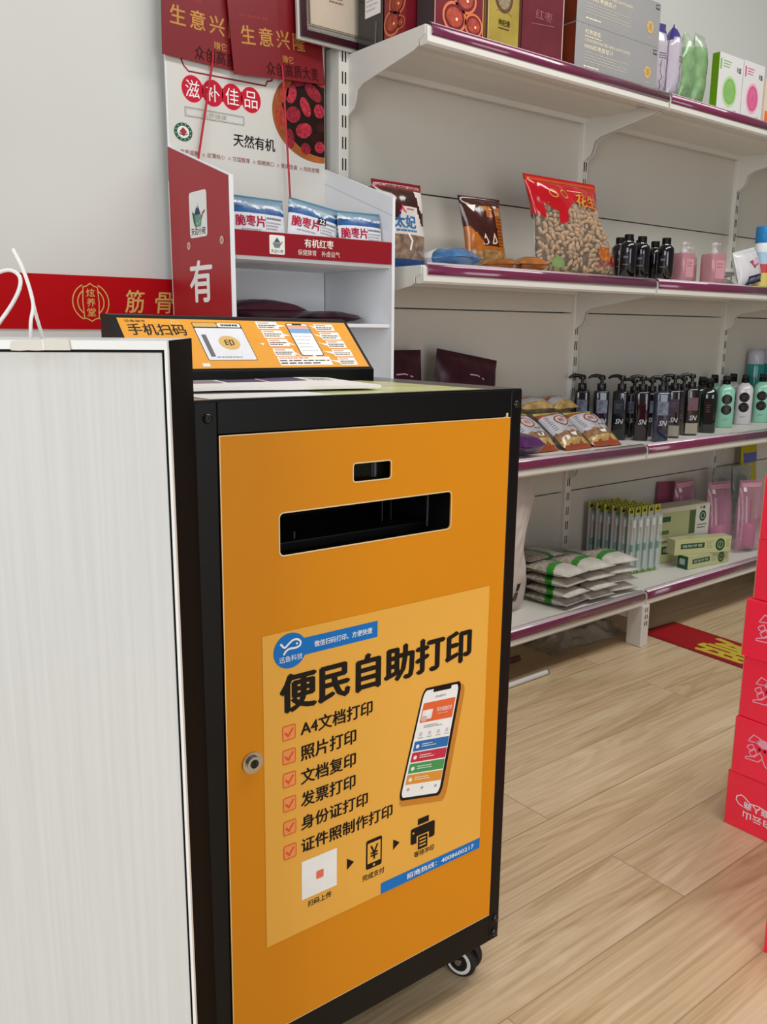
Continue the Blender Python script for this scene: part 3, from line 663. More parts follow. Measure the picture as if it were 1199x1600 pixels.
b.build('side_panel', st, True)
b = MB(); b.extrude(lambda u, v, n: Vector((XR - n, u, v)), [(YB, .02), (YB, 1.3715), (YN, 1.2760), (YN, .02)], -.008, 0, WHITEB); b.stroke(lambda u, v, n: Vector((XR - n, u, v)), [(YB, 1.337), (YN, 1.236)], .0012, ink('B8BAC0'), .0006); b.build('side_panel', st, True)
# header
b = MB(); hf = front(1.8945); b.box(XL + .001, XR, 1.8945, 1.8985, 1.18, 1.80, WHITEB); b.rect(hf, XL + .004, 1.182, XR - .0005, 1.799, HEADER, .0002)
PK = ink('C21E34', .4); LP = ink('E9C8C4')
cc = [(.957, 1.4995), (1.007, 1.4985), (1.056, 1.4985), (1.105, 1.4995)]
for x, z in cc: b.disc(hf, x, z, .0285, .0300, LP, .0004, 40)
for x, z in cc: b.disc(hf, x, z, .0262, .0280, PK, .0007, 40)
for (x, z), ch in zip(cc, '滋补佳品'): b.text(hf, ch, x - .017, z - .018, x + .017, z + .018, WHITE, .001)
fr_ = [(.932, 1.80), (.932, 1.556), (.938, 1.544), (.949, 1.5345), (1.145, 1.5365), (1.150, 1.547), (1.163, 1.551), (1.163, 1.80)]
b.stroke(hf, fr_, .0035, ink('8E2230'), .0005); b.rect(hf, .94, 1.60, 1.155, 1.799, REDC, .0004)
b.stroke(hf, [(.937, 1.441), (1.084, 1.441), (1.084, 1.4600), (.937, 1.4600)], .0012, ink('77786E'), .0005, True); b.stroke(hf, [(.940, 1.4435), (1.087, 1.4435), (1.087, 1.4575), (.940, 1.4575)], .0006, ink('99988E'), .0006, True)
b.text(hf, '品质健康', .979, 1.4455, 1.041, 1.4555, ink('A8A39A'), .0006)
lx0, lz0 = .931, 1.4065
b.disc(hf, lx0, lz0, .0222, .0195, ink('2E5C44'), .0005, 40); b.disc(hf, lx0, lz0, .0145, .0128, ink('E6E4DE'), .0007, 32); b.poly(hf, [(lx0 - .009, lz0 + .001), (lx0, lz0 + .010), (lx0 + .009, lz0 + .001), (lx0, lz0 - .009)], ink('A83A36'), .0009); b.ring(hf, lx0, lz0 - .002, .010, .004, .0018, ink('2B2B22'), .0011, pi, 2 * pi, 14)
for k in range(12):
    a = 2 * pi * k / 12 + .2; b.disc(hf, lx0 + .0183 * cos(a), lz0 + .0162 * sin(a), .0013, .0013, ink('C9D6CA'), .0009, 8)
b.text(hf, '天然有机', 1.057, 1.3935, 1.168, 1.4215, ink('1C1616'), .0006, .02)
DR = ink('8C2A34')
for k, t in enumerate(('肉质细腻', '皮薄核小', '甘甜醇厚', '细嫩爽口', '果实饱满', '肉软甜糯')):
    x = .910 + .0655 * k; b.text(hf, t, x + .012, 1.3595, x + .058, 1.3705, DR, .0006)
    if k: b.ring(hf, x + .004, 1.364, .0026, .0026, .0008, DR, .0006, k=14)
# bowl of dates, printed
bx, bz, br_ = 1.292, 1.488, .130
def clip(P): return [(min(x, XR - .001), z) for x, z in P]
def circ(cx, cz, rx, rz, k=60, rot=0): return [(cx + rx * cos(a) * cos(rot) - rz * sin(a) * sin(rot), cz + rx * cos(a) * sin(rot) + rz * sin(a) * cos(rot)) for a in [2 * pi * i / k for i in range(k)]]
b.poly(hf, clip(circ(bx, bz, br_, .105)), mat('wood_bowl_print', 'A65A28', .45, var=.3, scale=20), .0005)
b.poly(hf, clip(circ(bx + .012, bz + .004, br_ - .014, .094)), ink('24140F'), .0008)
JU = mat('date_print', '8E1A2C', .4, var=.55, scale=140); JU2 = mat('date_print_bright', 'B02A3C', .4, var=.6, scale=170); JU3 = mat('date_print_orange', 'B2402A', .4, var=.35, scale=90)
jj = [(1.236, 1.564, .021, .014, .2, JU), (1.296, 1.573, .026, .012, -.4, JU3), (1.279, 1.543, .028, .015, -.6, JU), (1.216, 1.530, .014, .022, -.3, JU2), (1.256, 1.507, .013, .023, .45, JU2), (1.221, 1.485, .021, .018, .5, JU), (1.296, 1.503, .015, .016, 0, JU2), (1.251, 1.453, .024, .017, .35, JU2), (1.211, 1.430, .012, .022, .15, JU), (1.256, 1.412, .014, .013, 0, JU), (1.297, 1.420, .015, .013, .4, JU2), (1.184, 1.475, .012, .030, .05, JU3), (1.195, 1.53, .012, .024, -.35, JU3), (1.30, 1.466, .012, .011, 0, ink('3E1A16')), (1.285, 1.44, .014, .010, .5, ink('34150F'))]
for x, z, rx, rz, ro, m_ in jj: b.poly(hf, clip(circ(x, z, rx, rz, 24, ro)), m_, .0011)
b.build('header_card', st, True)
# tray and front board
b = MB(); b.box(XL + .001, XR - .001, YN + .006, 1.893, 1.120, 1.128, WHITEB); b.build('tray', st, True)
b = MB(); b.box(XL + .0105, XR - .002, YN, YN + .005, 1.1275, 1.1770, REDB, .0006); bf = front(YN)
b.rrect(bf, .984, 1.1330, 1.0215, 1.1715, .003, ink('E8E6E2'), .0003)
lx1, lz1 = 1.0025, 1.154
b.poly(bf, [(lx1 - .011, lz1 + .002), (lx1 - .006, lz1 - .008), (lx1 + .006, lz1 - .008), (lx1 + .010, lz1 + .002)], ink('6C8A80'), .0006); b.poly(bf, [(lx1 - .008, lz1 + .003), (lx1, lz1 + .013), (lx1 + .008, lz1 + .003)], ink('4C5A70'), .0008); b.stroke(bf, [(lx1 + .007, lz1 - .002), (lx1 + .013, lz1 + .005)], .002, ink('B24A52'), .0008); b.text(bf, '天边小宛', lx1 - .015, 1.1355, lx1 + .015, 1.1430, BLACK, .0006)
b.text(bf, '有机红枣', 1.071, 1.1515, 1.147, 1.1690, ink('EFE6DA'), .0005, .02); b.text(bf, '保健脾胃', 1.054, 1.1345, 1.101, 1.1465, ink('E8D2C8'), .0005); b.text(bf, '补虚益气', 1.115, 1.1345, 1.164, 1.1465, ink('E8D2C8'), .0005)
b.build('front_board', st, True)
for z0 in (.985, .62, .25):
    b = MB(); b.box(XL + .001, XR - .001, YN + .006, 1.893, z0, z0 + .008, WHITEB); b.build('tray', st, True)
b = MB(); b.box(XL + .001, XR - .001, 1.8985, 1.9025, .02, 1.3, WHITEB); b.build('back_panel', st, True)
b = MB(); b.box(XL - .004, XR + .004, YN - .006, 1.905, 0, .02, WHITEB, .002); b.build('base', st, True)

# red hand signs propped in front of the header
def sign(name, label, x, z0, wd, hgt, tilt, fold, stick, txt_dx, y=1.8895):
    r = thing(name, label, 'sign', (x, y, z0), 0, 'red hand signs on the date display'); r.rotation_euler = (0, tilt, 0)
    b = MB(); h = wd / 2
    # two halves creased along the stick; v=0 bottom edge
    ff = lambda u, v, n: Vector((u, -n - .004 + (0 if u < 0 else fold * u), v))
    for a0, a1 in ((-h, 0), (0, h)):
        vs = [ff(a, v, n) for n in (0, .0022) for (a, v) in ((a0, 0), (a1, 0), (a1, hgt), (a0, hgt))]
        b.add(vs, [(3, 2, 1, 0), (4, 5, 6, 7), (0, 1, 5, 4), (1, 2, 6, 5), (2, 3, 7, 6), (3, 0, 4, 7)], REDC)
    N_ = .0026
    cs = .047
    for k, ch in enumerate('生意兴隆'):
        u = -.098 + cs * k + txt_dx; b.text(ff, ch, u, .066, u + .036, .104, GOLD, N_, .02)
    b.text(ff, 'The Special day', -.10 + txt_dx, .119, -.024 + txt_dx, .127, ink('B4473F'), N_)
    b.text(ff, '赚它', .004, .036, .036, .052, GOLD, N_, .01)
    BK = ink('3A0A0E', .5)
    for k, ch in enumerate('众创高质大麦'): b.text(ff, ch, -.042 + .026 * k, .006, -.020 + .026 * k, .034, BK, N_ + .0002, .01)
    b.build('card', r)
    k = MB(); k.tube([(stick[0], -.0085, stick[1]), (0, -.0085, .012), (0, -.0085, .03)], .0026, mat('red_stick', 'B5202E', .35, var=.05), 10); k.build('stick', r)
    return r
sign('hand_sign', 'red card sign at the left of the display header, partly covered', 1.003, 1.553, .238, .26, radians(1.5), 0.0, (-.056, -.30), -.002, 1.8905)
sign('hand_sign', 'red creased card sign overlapping the other, nearest the certificate', 1.180, 1.553, .258, .26, radians(-5), .10, (-.012, -.38), -.004, 1.8795)

# pouches on the stand tray
SKYG = mat('pouch_sky', '7E93A4', .28, var=.12, scale=30); MTN = mat('pouch_mountain', '27548C', .28, var=.3, scale=40); SNOW = mat('pouch_snow', 'C9D4DC', .3, var=.1, scale=40); PWH = mat('pouch_white', 'DADADF', .3, var=.03); PTOP = mat('pouch_top_teal', '4E7891', .28, var=.15, scale=20)
def date_pouch(label, x, y, z, rz=0, ry=0, sticker=False, seed=0, w=.130, h=.092):
    r = thing('chip_pouch', label, 'pouch', (x, y, z), rz, 'blue and white date chip pouches on the stand', rx=radians(-9), ry=ry)
    b = MB()
    def mt(u, v):
        t = v / h; q = (t - .70) / .30; ridge = .38 + .34 * noise.noise(Vector((u * 22 + seed, 1.7, 0))) + .14 * noise.noise(Vector((u * 70, seed, 5)))
        if t < .70: return PWH
        if q > .86: return PTOP
        if q < ridge: return MTN
        if q < ridge + .16 and noise.noise(Vector((u * 90, v * 90, seed))) > -.1: return SNOW
        return SKYG
    s_, fm = pillow(b, w, h, .024, mt, 60, 64, .05, .0012, seed)
    CR = ink('B01C40', .35); o = h * .70 - .046
    for k, ch in enumerate('脆枣片'): b.text(fm, ch, -.057 + .0235 * k, o + .019, -.035 + .0235 * k, o + .041, CR, .0012, .03)
    b.bars(fm, .016, o + .036, .054, o + .041, 1, ink('6E6E78'), .0012, .7, seed); b.bars(fm, .016, o + .014, .052, o + .033, 3, ink('A9A9B2'), .0012, .4, seed + 1); b.bars(fm, -.045, o + .010, .0, o + .014, 1, ink('9A9AA2'), .0012, .5, seed + 2)
    b.stroke(fm, [(.0135, o + .013), (.0135, o + .043)], .0008, ink('9A9AA2'), .0012)
    b.text(fm, '天边小宛', -.054, o + .056, -.038, o + .061, ink('1E2A3A'), .0012)
    if sticker: b.rect(fm, .006, o + .034, .026, o + .048, BLACK, .0014, 3, 3); b.text(fm, '22', .009, o + .036, .023, o + .046, WHITE, .002, .02)
    b.build('pouch', r)
    return r
date_pouch('blue and white date chip pouch, leftmost on the stand tray', .990, 1.672, 1.1285, 0, radians(1), False, 1, .134, .124)
date_pouch('date chip pouch with a small black sticker, middle of the tray', 1.118, 1.668, 1.1285, radians(-4), radians(9), True, 5, .126, .116)
date_pouch('blue and white date chip pouch, rightmost on the stand tray', 1.2475, 1.650, 1.1285, 0, radians(-.6), False, 9, .122, .113)
date_pouch('date chip pouch behind the leftmost one, only its left edge showing', .976, 1.715, 1.1285, radians(-3), radians(-2), False, 13, .13, .118)
date_pouch('date chip pouch tucked behind the middle and right pouches', 1.195, 1.705, 1.1285, 0, radians(2), False, 17, .13, .116)
MAR = mat('maroon_foil', '3A1020', .3, var=.25, scale=25)
for lab, x, y, w_, h_, rz in (('dark maroon date packet lying on the lower tray, left one', 1.030, 1.75, .18, .16, 0), ('dark maroon date packet lying on the lower tray, right one', 1.215, 1.77, .13, .14, .12)):
    b = MB(); pillow(b, w_, h_, .05 if x < 1.1 else .03, lambda u, v: MAR, 20, 20, .06, .004, x, lambda u, v, n: Vector((u, v - .08, n + (.026 if x < 1.1 else .018))))
    tag(b.build('date_packet', loc=(x, y, .9935), rot=(0, 0, rz)), lab, 'packet', 'maroon packets on the lower tray')

# ================================================================== GOODS, TOP SHELF
S1, S2, S3, S4 = 1.6405, 1.1285, .6355, .1755
# framed certificate
r = thing('framed_certificate', 'framed certificate in a dark frame on the left end of the top shelf', 'certificate', (1.41, 1.86, S1))
r.rotation_euler = (radians(-2), 0, 0)
b = MB(); f0 = front(0); W2, Hc = .2, .29
def bord(mb, a, c, m, n0, n1, bottom=0):
    for (x0, x1, z0, z1) in ((-W2 + a, W2 - a, a, c), (-W2 + a, W2 - a, Hc - c, Hc - a), (-W2 + a, -W2 + c, c, Hc - c), (W2 - c, W2 - a, c, Hc - c)): mb.box(x0, x1, -n1, -n0, z0, z1, m)
bord(b, 0, .006, mat('silver_edge', 'D8D4CE', .3, metal=.2), 0, .008); bord(b, .006, .022, mat('dark_maroon_wood', '35121A', .25, var=.2, scale=30, coat=.4), 0, .014)
b.build('frame', r)
b = MB(); b.rect(f0, -W2 + .02, .02, W2 - .02, Hc - .02, ink('DAD6CC'), .002); b.rect(f0, -W2 + .034, .036, W2 - .034, Hc - .036, ink('6E6455'), .0024)
b.rect(f0, -W2 + .040, .042, W2 - .040, Hc - .042, ink('CBBBA8'), .0028)
for k in range(70): b.disc(f0, -W2 + .037 + (2 * W2 - .074) * k / 69, .039, .0018, .0018, ink('B6AA98'), .003, 6)
b.bars(f0, -W2 + .095, .098, -W2 + .15, .125, 3, ink('8A6A5C'), .0032, .45, 3); b.bars(f0, -W2 + .03, .028, -W2 + .13, .031, 1, ink('9A968C'), .003, .5, 4)
b.build('certificate_sheet', r); b = MB(); b.box(-W2 + .01, W2 - .01, -.002, .004, .01, Hc - .01, KRAFT); b.build('backing', r)

def carton(name, label, cat, x0, x1, y0, y1, z0, h, m, group=None, prints=None, rz=0, side=None, bev=.0012, px=0):
    """closed carton; x0,y0 = front left corner"""
    b = MB(); w_, d_ = x1 - x0, y1 - y0
    b.box(0, w_, 0, d_, 0, h, m, bev)
    if side: b.rect(leftside(0), .0008, .0008, d_ - .0008, h - .0008, side, .0004)
    if prints: prints(b, front(0), leftside(0), w_, d_, h)
    o = b.build(name, loc=(x0, y0, z0), rot=(0, 0, rz))
    return tag(o, label, cat, group)
def pr(b, f, l, w_, d_, h):
    b.rrect(lambda u, v, n: l(d_ - u, v, n), d_ * .30, .065, d_ * .92, .135, .001, PAPER, .0006); b.bars(lambda u, v, n: l(d_ - u, v, n), d_ * .36, .075, d_ * .86, .125, 5, ink('B9B6B2'), .0009, .3, 2)
    b.stroke(l, [(d_ * .28, 0.0), (d_ * .25, .05)], .006, ink('6E6A68'), .0008); b.stroke(l, [(.001, .0), (.001, h)], .004, ink('58504E'), .0006)
GBOX = mat('black_gift_box', '2A2628', .22, var=.1, coat=.4)
carton('gift_box', 'black boxed gift with a white barcode sticker beside the framed certificate', 'box', 1.376, 1.47, 1.745, 1.842, S1, .24, GBOX, None, pr)
JR = mat('jujube_box_red', '6E1420', .3, var=.15, scale=12, coat=.3)
DA = mat('date_picture', 'A8402A', .35, var=.35, scale=60); DB = ink('E08A5A', .35); DC = ink('D9784A', .35)
def dates(b, f, w_, h, n0=.0006, sc=1, seed=1):
    rd = random.Random(seed)
    for k, (u, v, ru) in enumerate(((.20, .115, .034), (.62, .060, .040), (.40, .018, .042), (.80, .012, .034), (.52, .125, .030), (.88, .10, .028))):
        v = v * sc; ru_ = ru * .75 * sc; u_ = u * w_
        if u_ + ru_ > w_ * .97: ru_ = w_ * .97 - u_
        b.disc(f, u_, v + .016, ru_ * 1.12, ru_ * 1.0, DC, n0, 24); b.disc(f, u_, v + .016, ru_ * .94, ru_ * .82, JR, n0 + .0002, 24); b.disc(f, u_, v + .016, ru_ * .74, ru_ * .62, DA, n0 + .0004, 24); b.disc(f, u_ + ru_ * .2, v + .016 - ru_ * .1, ru_ * .12, ru_ * .1, ink('F6D9B8'), n0 + .0006, 10)
def pr(b, f, l, w_, d_, h): dates(b, lambda u, v, n: l(d_ - u, v, n), d_, h, .0006, .9)
carton('gift_box', 'red boxed gift with date pictures at the left end of the top shelf', 'box', 1.376, 1.50, 1.662, 1.739, S1, .25, JR, None, pr, side=mat('jujube_box_side', '8A1E22', .3, var=.15, scale=14, coat=.3))
def pr(b, f, l, w_, d_, h):
    dates(b, f, w_, h, .0006, 1.05); b.rect(l, .001, .001, d_ - .001, h - .001, ink('403436'), .0006); b.stroke(f, [(w_ - .001, 0), (w_ - .001, h)], .003, ink('C98A6A'), .0007); b.stroke(f, [(.001, 0), (.001, h)], .003, ink('B98A86'), .0007)
carton('gift_box', 'dark red boxed gift with big date pictures on its front, left of the gold one', 'box', 1.405, 1.556, 1.596, 1.656, S1, .26, JR, None, pr)
GB = mat('gold_box', 'A8923C', .35, var=.18, scale=14, metal=.2)
def pr(b, f, l, w_, d_, h):
    b.rect(f, .0, .0, .008, h, ink('4A241C'), .0006); b.rect(f, w_ - .008, 0, w_, h, ink('4A241C'), .0006); b.rect(f, .008, 0, .010, h, ink('D9C08A'), .0007)
    b.disc(f, w_ * .5, .110, .030, .034, ink('5A4034'), .0006, 32); b.disc(f, w_ * .5, .110, .022, .026, mat('relief_print', '8C7A5C', .4, var=.5, scale=160), .0009, 28); b.disc(f, w_ * .5, .125, .008, .010, ink('CFC6B0'), .0012, 16)
    b.text(f, '枸杞膏', w_ * .36, .048, w_ * .68, .062, ink('3A1E14'), .0007, .015); b.bars(f, w_ * .36, .040, w_ * .66, .0445, 1, ink('3A1E14'), .0007, .6, 2); b.stroke(f, [(w_ * .3, .078), (w_ * .5, .088), (w_ * .72, .074)], .0012, ink('7A6428'), .0007)
carton('gift_box', 'gold boxed gift with a dark round medallion on the top shelf', 'box', 1.5635, 1.684, 1.596, 1.72, S1, .26, GB, None, pr)
def pr(b, f, l, w_, d_, h):
    b.stroke(f, [(w_ * .22, .075), (w_ * .78, .082)], .0012, ink('A8706E'), .0007)
    b.text(f, '红枣', w_ * .30, .088, w_ * .72, .110, ink('9A5C5C'), .0007)
    b.stroke(f, [(w_ - .002, 0), (w_ - .002, h)], .003, ink('C9B4A8'), .0007)
MB_ = mat('maroon_film_box', '6A2A34', .12, var=.12, scale=20, coat=.8, bump=.15, bscale=30)
carton('gift_box', 'glossy maroon wrapped box right of the gold one', 'box', 1.689, 1.838, 1.596, 1.74, S1, .27, MB_, None, pr)
GREYB = mat('pale_grey_carton', 'A9A8A8', .3, var=.03, metal=.25); BRW = mat('brown_carton_side', '6E2A12', .4, var=.25, scale=30, stretch=(1, 1, .2))
IV = ink('F2E6C6', .35)
def prg(upper):
    def pr(b, f, l, w_, d_, h):
        b.rect(l, .001, .001, d_ - .001, h - .002, BRW, .0005)
        b.disc(f, w_ * .875, h * .40, .0155, .0155, mat('gold_seal', 'E6C27E', .35, metal=.3, var=.2, scale=90), .0006, 28); b.text(f, '枣', w_ * .85, h * .32, w_ * .90, h * .49, ink('B5843C'), .0009); b.stroke(f, [(w_ * .845, h * .17), (w_ * .905, h * .17)], .0012, ink('D9C49A'), .0006)
        b.rect(f, w_ * .935, h * .84, w_ * .985, h * .945, ink('3A3A3C'), .0006); b.text(f, '天然', w_ * .938, h * .86, w_ * .982, h * .925, PAPER, .0008)
        b.text(f, '红枣原浆', w_ * .10, h * .80, w_ * .28, h * .90, IV, .0006, .01); b.bars(f, w_ * .10, h * .74, w_ * .29, h * .77, 1, IV, .0006, .6, 3)
        b.text(f, 'CONCENTRATED RED DATE JUICE', w_ * .10, h * .63, w_ * .64, h * .705, IV, .0006); b.text(f, '100%红枣原浆汁', w_ * .10, h * .50, w_ * .44, h * .60, IV, .0006, .01)
        for k in range(4): b.rect(f, w_ * .10, h * (.42 - .06 * k), w_ * (.62 - (.16 if k == 1 else 0)), h * (.43 - .06 * k), ink('CFC7B4'), .0006)
        b.bars(f, w_ * .10, h * .11, w_ * .27, h * .15, 1, IV, .0006, .7, 8)
    return pr
carton('juice_carton', 'pale grey date juice carton with gold print, the lower of two', 'carton', 1.888, 2.241, 1.596, 1.80, S1, .1145, GREYB, 'pale grey juice cartons', prg(0))
carton('juice_carton', 'pale grey date juice carton with gold print, stacked on top of another', 'carton', 1.888, 2.241, 1.596, 1.80, S1 + .1150, .1145, GREYB, 'pale grey juice cartons', prg(1))
PURP = mat('purple_film', '4A3F86', .2, var=.15, coat=.5); LAV = mat('lavender_film', 'B9B0BC', .18, var=.1, coat=.6, bump=.2, bscale=25)
def packet(name, label, cat, x, y, z, w_, h, d, mt, group=None, rz=0, rx=0, ry=0, deco=None, seal=.06, wr=.002, seed=0, nu=22, nv=26, taper=None, back=None, sag=0):
    r = thing(name, label, cat, (x, y, z), rz, group, rx, ry)
    b = MB(); s_, fm = pillow(b, w_, h, d, mt if callable(mt) else (lambda u, v: mt), nu, nv, seal, wr, seed, None, taper, back, sag)
    if deco: deco(b, fm, w_, h)
    b.build('film', r)
    return r
def dc(b, fm, w_, h):
    for k in range(3): b.bars(fm, -.012, .10 + .006 * k, .015, .105 + .006 * k, 1, ink('55505A'), .001, .4, k)
    b.stroke(fm, [(-.008, .08), (-.002, .10), (-.006, .066), (.002, .05), (-.006, .04), (.004, .028), (-.004, .018)], .0016, ink('4A464E'), .001); b.stroke(fm, [(.014, .15), (.017, .08), (.013, .012)], .0035, ink('E9E6EA'), .001)
packet('snack_packet', 'purple-topped lavender snack bag next to the grey cartons', 'packet', 2.286, 1.635, S1, .066, .200, .05, lambda u, v: PURP if v > .170 - .2 * abs(u) else LAV, 'lavender packets on the top shelf', radians(-6), 0, 0, dc, .05, .004, 3)
packet('snack_packet', 'purple-topped lavender snack bag next to the green bags', 'packet', 2.352, 1.628, S1, .062, .207, .055, lambda u, v: PURP if v > .172 - .3 * abs(u) else LAV, 'lavender packets on the top shelf', radians(14), 0, radians(1), dc, .05, .004, 4, taper=lambda u, v: u * (1 if v < .15 else 1 - (v - .15) / .062))
GRN = mat('pale_green_film', '7C9E70', .18, var=.3, scale=30, coat=.5, bump=.3, bscale=30); GCL = mat('clear_green_film', 'BCCDB4', .15, var=.1, coat=.6, alpha=.75)
packet('snack_packet', 'pale green snack bag with a pointed top, left of two', 'packet', 2.425, 1.632, S1, .068, .203, .05, lambda u, v: GCL if v > .160 else GRN, 'green packets on the top shelf', radians(-5), 0, 0, None, .05, .0018, 6, taper=lambda u, v: u * (1 if v < .13 else 1 - .8 * (v - .13) / .073))
packet('snack_packet', 'pale green snack bag with a flat top, right of two', 'packet', 2.494, 1.632, S1, .066, .208, .05, lambda u, v: GCL if v > .165 else GRN, 'green packets on the top shelf', radians(8), 0, 0, lambda b, fm, w_, h: b.rect(fm, .016, .10, .026, .14, ink('E08A9A'), .001, 3, 4), .05, .0018, 7)
def maskp(cc, tint):
    def pr(b, f, l, w_, d_, h):
        b.disc(f, w_ * .48, h * .38, w_ * .30, h * .265, ink(tint), .0005, 36); b.disc(f, w_ * .48, h * .38, w_ * .25, h * .22, ink(cc), .0008, 36)
        for k in range(3): b.ring(f, w_ * .48, h * .38, w_ * (.05 + .05 * k), h * (.10 + .03 * k), .001, ink(tint), .001)
        b.rect(f, .004, h * .72, .012, h * .90, ink(cc), .0005); b.bars(f, w_ * .16, h * .76, w_ * .5, h * .90, 3, ink(cc), .0005, .35, 4); b.text(f, '天玺', w_ * .72, h * .74, w_ * .90, h * .83, DARK, .0006, .02); b.bars(f, w_ * .7, h * .06, w_ * .82, h * .09, 1, GREY, .0005, .4, 5)
    return pr
WBX = mat('white_carton', 'DCDAD9', .35, var=.02)
carton('mask_box', 'white box with a green circle and a green side on the top shelf', 'box', 2.552, 2.686, 1.596, 1.622, S1, .166, WBX, 'facial mask boxes', maskp('7FB45C', 'B5D29E'), side=ink('5E8A14', .3))
carton('mask_box', 'white box with a pink circle on the top shelf', 'box', 2.692, 2.813, 1.596, 1.620, S1, .168, WBX, 'facial mask boxes', maskp('D05A8A', 'E8A9C2'))
def pr(b, f, l, w_, d_, h):
    b.rect(f, .002, h * .12, w_ - .002, h * .30, ink('E0773A'), .0005); b.rect(f, .002, .004, w_ - .002, h * .13, ink('D96A72'), .0006); b.disc(f, w_ * .25, h * .78, .010, .010, ink('9A6A6A'), .0006, 20)
carton('mask_box', 'cream box with an orange and pink base at the right edge', 'box', 2.830, 2.95, 1.596, 1.620, S1, .138, mat('cream_carton', 'E0CDB8', .4, var=.04), 'facial mask boxes', pr)

# ================================================================== GOODS, SECOND SHELF
CHO = mat('chocolate_film', '3E1A14', .18, var=.25, scale=25, coat=.6); CRE = mat('cream_film', 'D9D2CC', .22, var=.1, coat=.5); DRED = mat('dark_red_film', '7A1420', .25, var=.1, coat=.4)
CLR = mat('clear_snack_film', '8A705E', .12, var=.5, scale=55, coat=.8, bump=.4, bscale=60)
def mt(u, v):
    if v > .182: return DRED
    if v < .022: return ink('2C4C86')
    if v < .078: return CLR
    if u > .045 and v > .10: return CRE if noise.noise(Vector((u * 30, v * 22, 2))) > -.12 else CHO
    return CHO if v > .145 or (v > .10 and noise.noise(Vector((u * 24, v * 20, 5))) < -.05) else CRE
def dc(b, fm, w_, h):
    b.text(fm, 'Dried Snack Dried Snack', -.075, .190, .072, .197, ink('D9C4BC'), .001)
    b.text(fm, '人一', -.020, .128, .030, .146, ink('D2386A'), .0012, .04); b.text(fm, '太妃', -.036, .092, .034, .122, ink('2E6EA8'), .0012, .04); b.bars(fm, -.030, .082, .036, .090, 1, ink('2E6EA8'), .0012, .5, 2)
    b.disc(fm, .010, .158, .005, .005, DARK, .0012, 16); b.stroke(fm, [(.005, .080), (.018, .062), (.012, .040)], .006, ink('E9E2DA'), .0012)
packet('snack_bag', 'brown and cream toffee snack bag next to the date stand', 'bag', 1.415, 1.715, S2, .160, .205, .055, mt, 'snack bags on the second shelf', radians(2), radians(-6), 0, dc, .06, .003, 11, 36, 40)
ORF_ = mat('amber_film', 'A85E1E', .18, var=.3, scale=30, coat=.6); NUT = mat('nut_window', 'A07848', .2, var=.55, scale=70, coat=.6, bump=.5, bscale=70)
def mt(u, v):
    if v < .062: return NUT
    if v > .180: return CHO
    if v > .125 and u < .030: return CHO if not (v > .150 and abs(u - .012) < .012) else ORF_
    if u > .036 or u < -.045 - .02 * sin(v * 60): return ORF_
    return CHO if v < .125 and v > .07 else ORF_
def dc(b, fm, w_, h):
    for k, (u, v) in enumerate(((-.030, .075), (.006, .078))): b.poly(fm, [(u, v), (u + .012, v + .03), (u + .024, v + .006), (u + .014, v)], ink('E0C9B4'), .001); b.poly(fm, [(u + .006, v + .003), (u + .012, v + .02), (u + .018, v + .006)], CHO, .0014)
    b.text(fm, '核桃', -.018, .166, .002, .178, ink('E0B070'), .001); b.text(fm, '坚果', .030, .154, .052, .166, ink('E0C9A4'), .001); b.bars(fm, .036, .07, .060, .15, 9, ink('7A3A14'), .001, .3, 6)
    b.poly(fm, [(-.060, .178), (-.030, .180), (-.045, .160)], ink('EDE6DC'), .001); b.poly(fm, [(.028, .180), (.050, .182), (.040, .172)], ink('E6DCCB'), .001)
packet('snack_bag', 'small amber and brown nut bag standing in the middle of the second shelf', 'bag', 1.735, 1.75, S2, .150, .205, .05, mt, 'snack bags on the second shelf', radians(-3), radians(-8), 0, dc, .045, .003, 12, 34, 40, taper=lambda u, v: u * (1 - .10 * sin(v / .205 * pi)) + .02 * (.205 - v) / .205)
# big clear peanut bag
r = thing('snack_bag', 'large clear bag of peanuts with a red top on the second shelf', 'bag', (2.035, 1.672, S2), 0, 'snack bags on the second shelf', radians(-3))
REDF = mat('red_gloss_film', 'B80E1A', .15, var=.12, scale=20, coat=.8); CLF = mat('clear_film', 'E2DCD4', .08, var=0, alpha=.10, spec=.8, coat=1, bump=.9, bscale=38); CLF.blend_method = 'BLEND' if hasattr(CLF, 'blend_method') else None
tpf = lambda u, v: u * (1 - .17 * v / .27) - .085 * (v / .27) ** 1.2 + .012 * sin(v * 28) * (1 if u > 0 else -.6)
def mt(u, v):
    e = .185 + .016 * sin(u * 34 + 1.2) + (.014 if u > .05 else 0) - (.040 if u < -.135 else 0) - (.03 if abs(u + .075) < .016 else 0)
    return REDF if v > e else CLF
b = MB(); s_, fm = pillow(b, .34, .262, .085, mt, 120, 110, .045, .006, 21, None, tpf, None, .25, 12)
b.rect(fm, -.165, .246, .16, .256, ink('B5441E', .2), .001, 20, 1)
CG = ink('C9923C', .25)
b.text(fm, '花生', .02, .188, .125, .222, ink('C98E3A', .25), .0016, .04, shear=.1); b.ring(fm, -.090, .215, .014, .010, .003, CG, .001, k=20); b.ring(fm, -.040, .216, .014, .010, .003, CG, .001, k=20)
b.bars(fm, -.01, .226, .06, .229, 1, ink('EBD9B4'), .001, .6, 3)
b.disc(fm, .082, .066, .030, .020, mat('nut_bowl_print', 'B5652A', .3, var=.5, scale=80), .0016, 24); b.ring(fm, .072, .050, .030, .017, .004, ink('B8414A'), .002, pi, 2 * pi, 18); b.disc(fm, .130, .050, .022, .016, ink('A8202E'), .0016, 20); b.disc(fm, .130, .054, .016, .010, mat('peanut_kernels', '9A5A4A', .3, var=.4, scale=90), .002, 20)
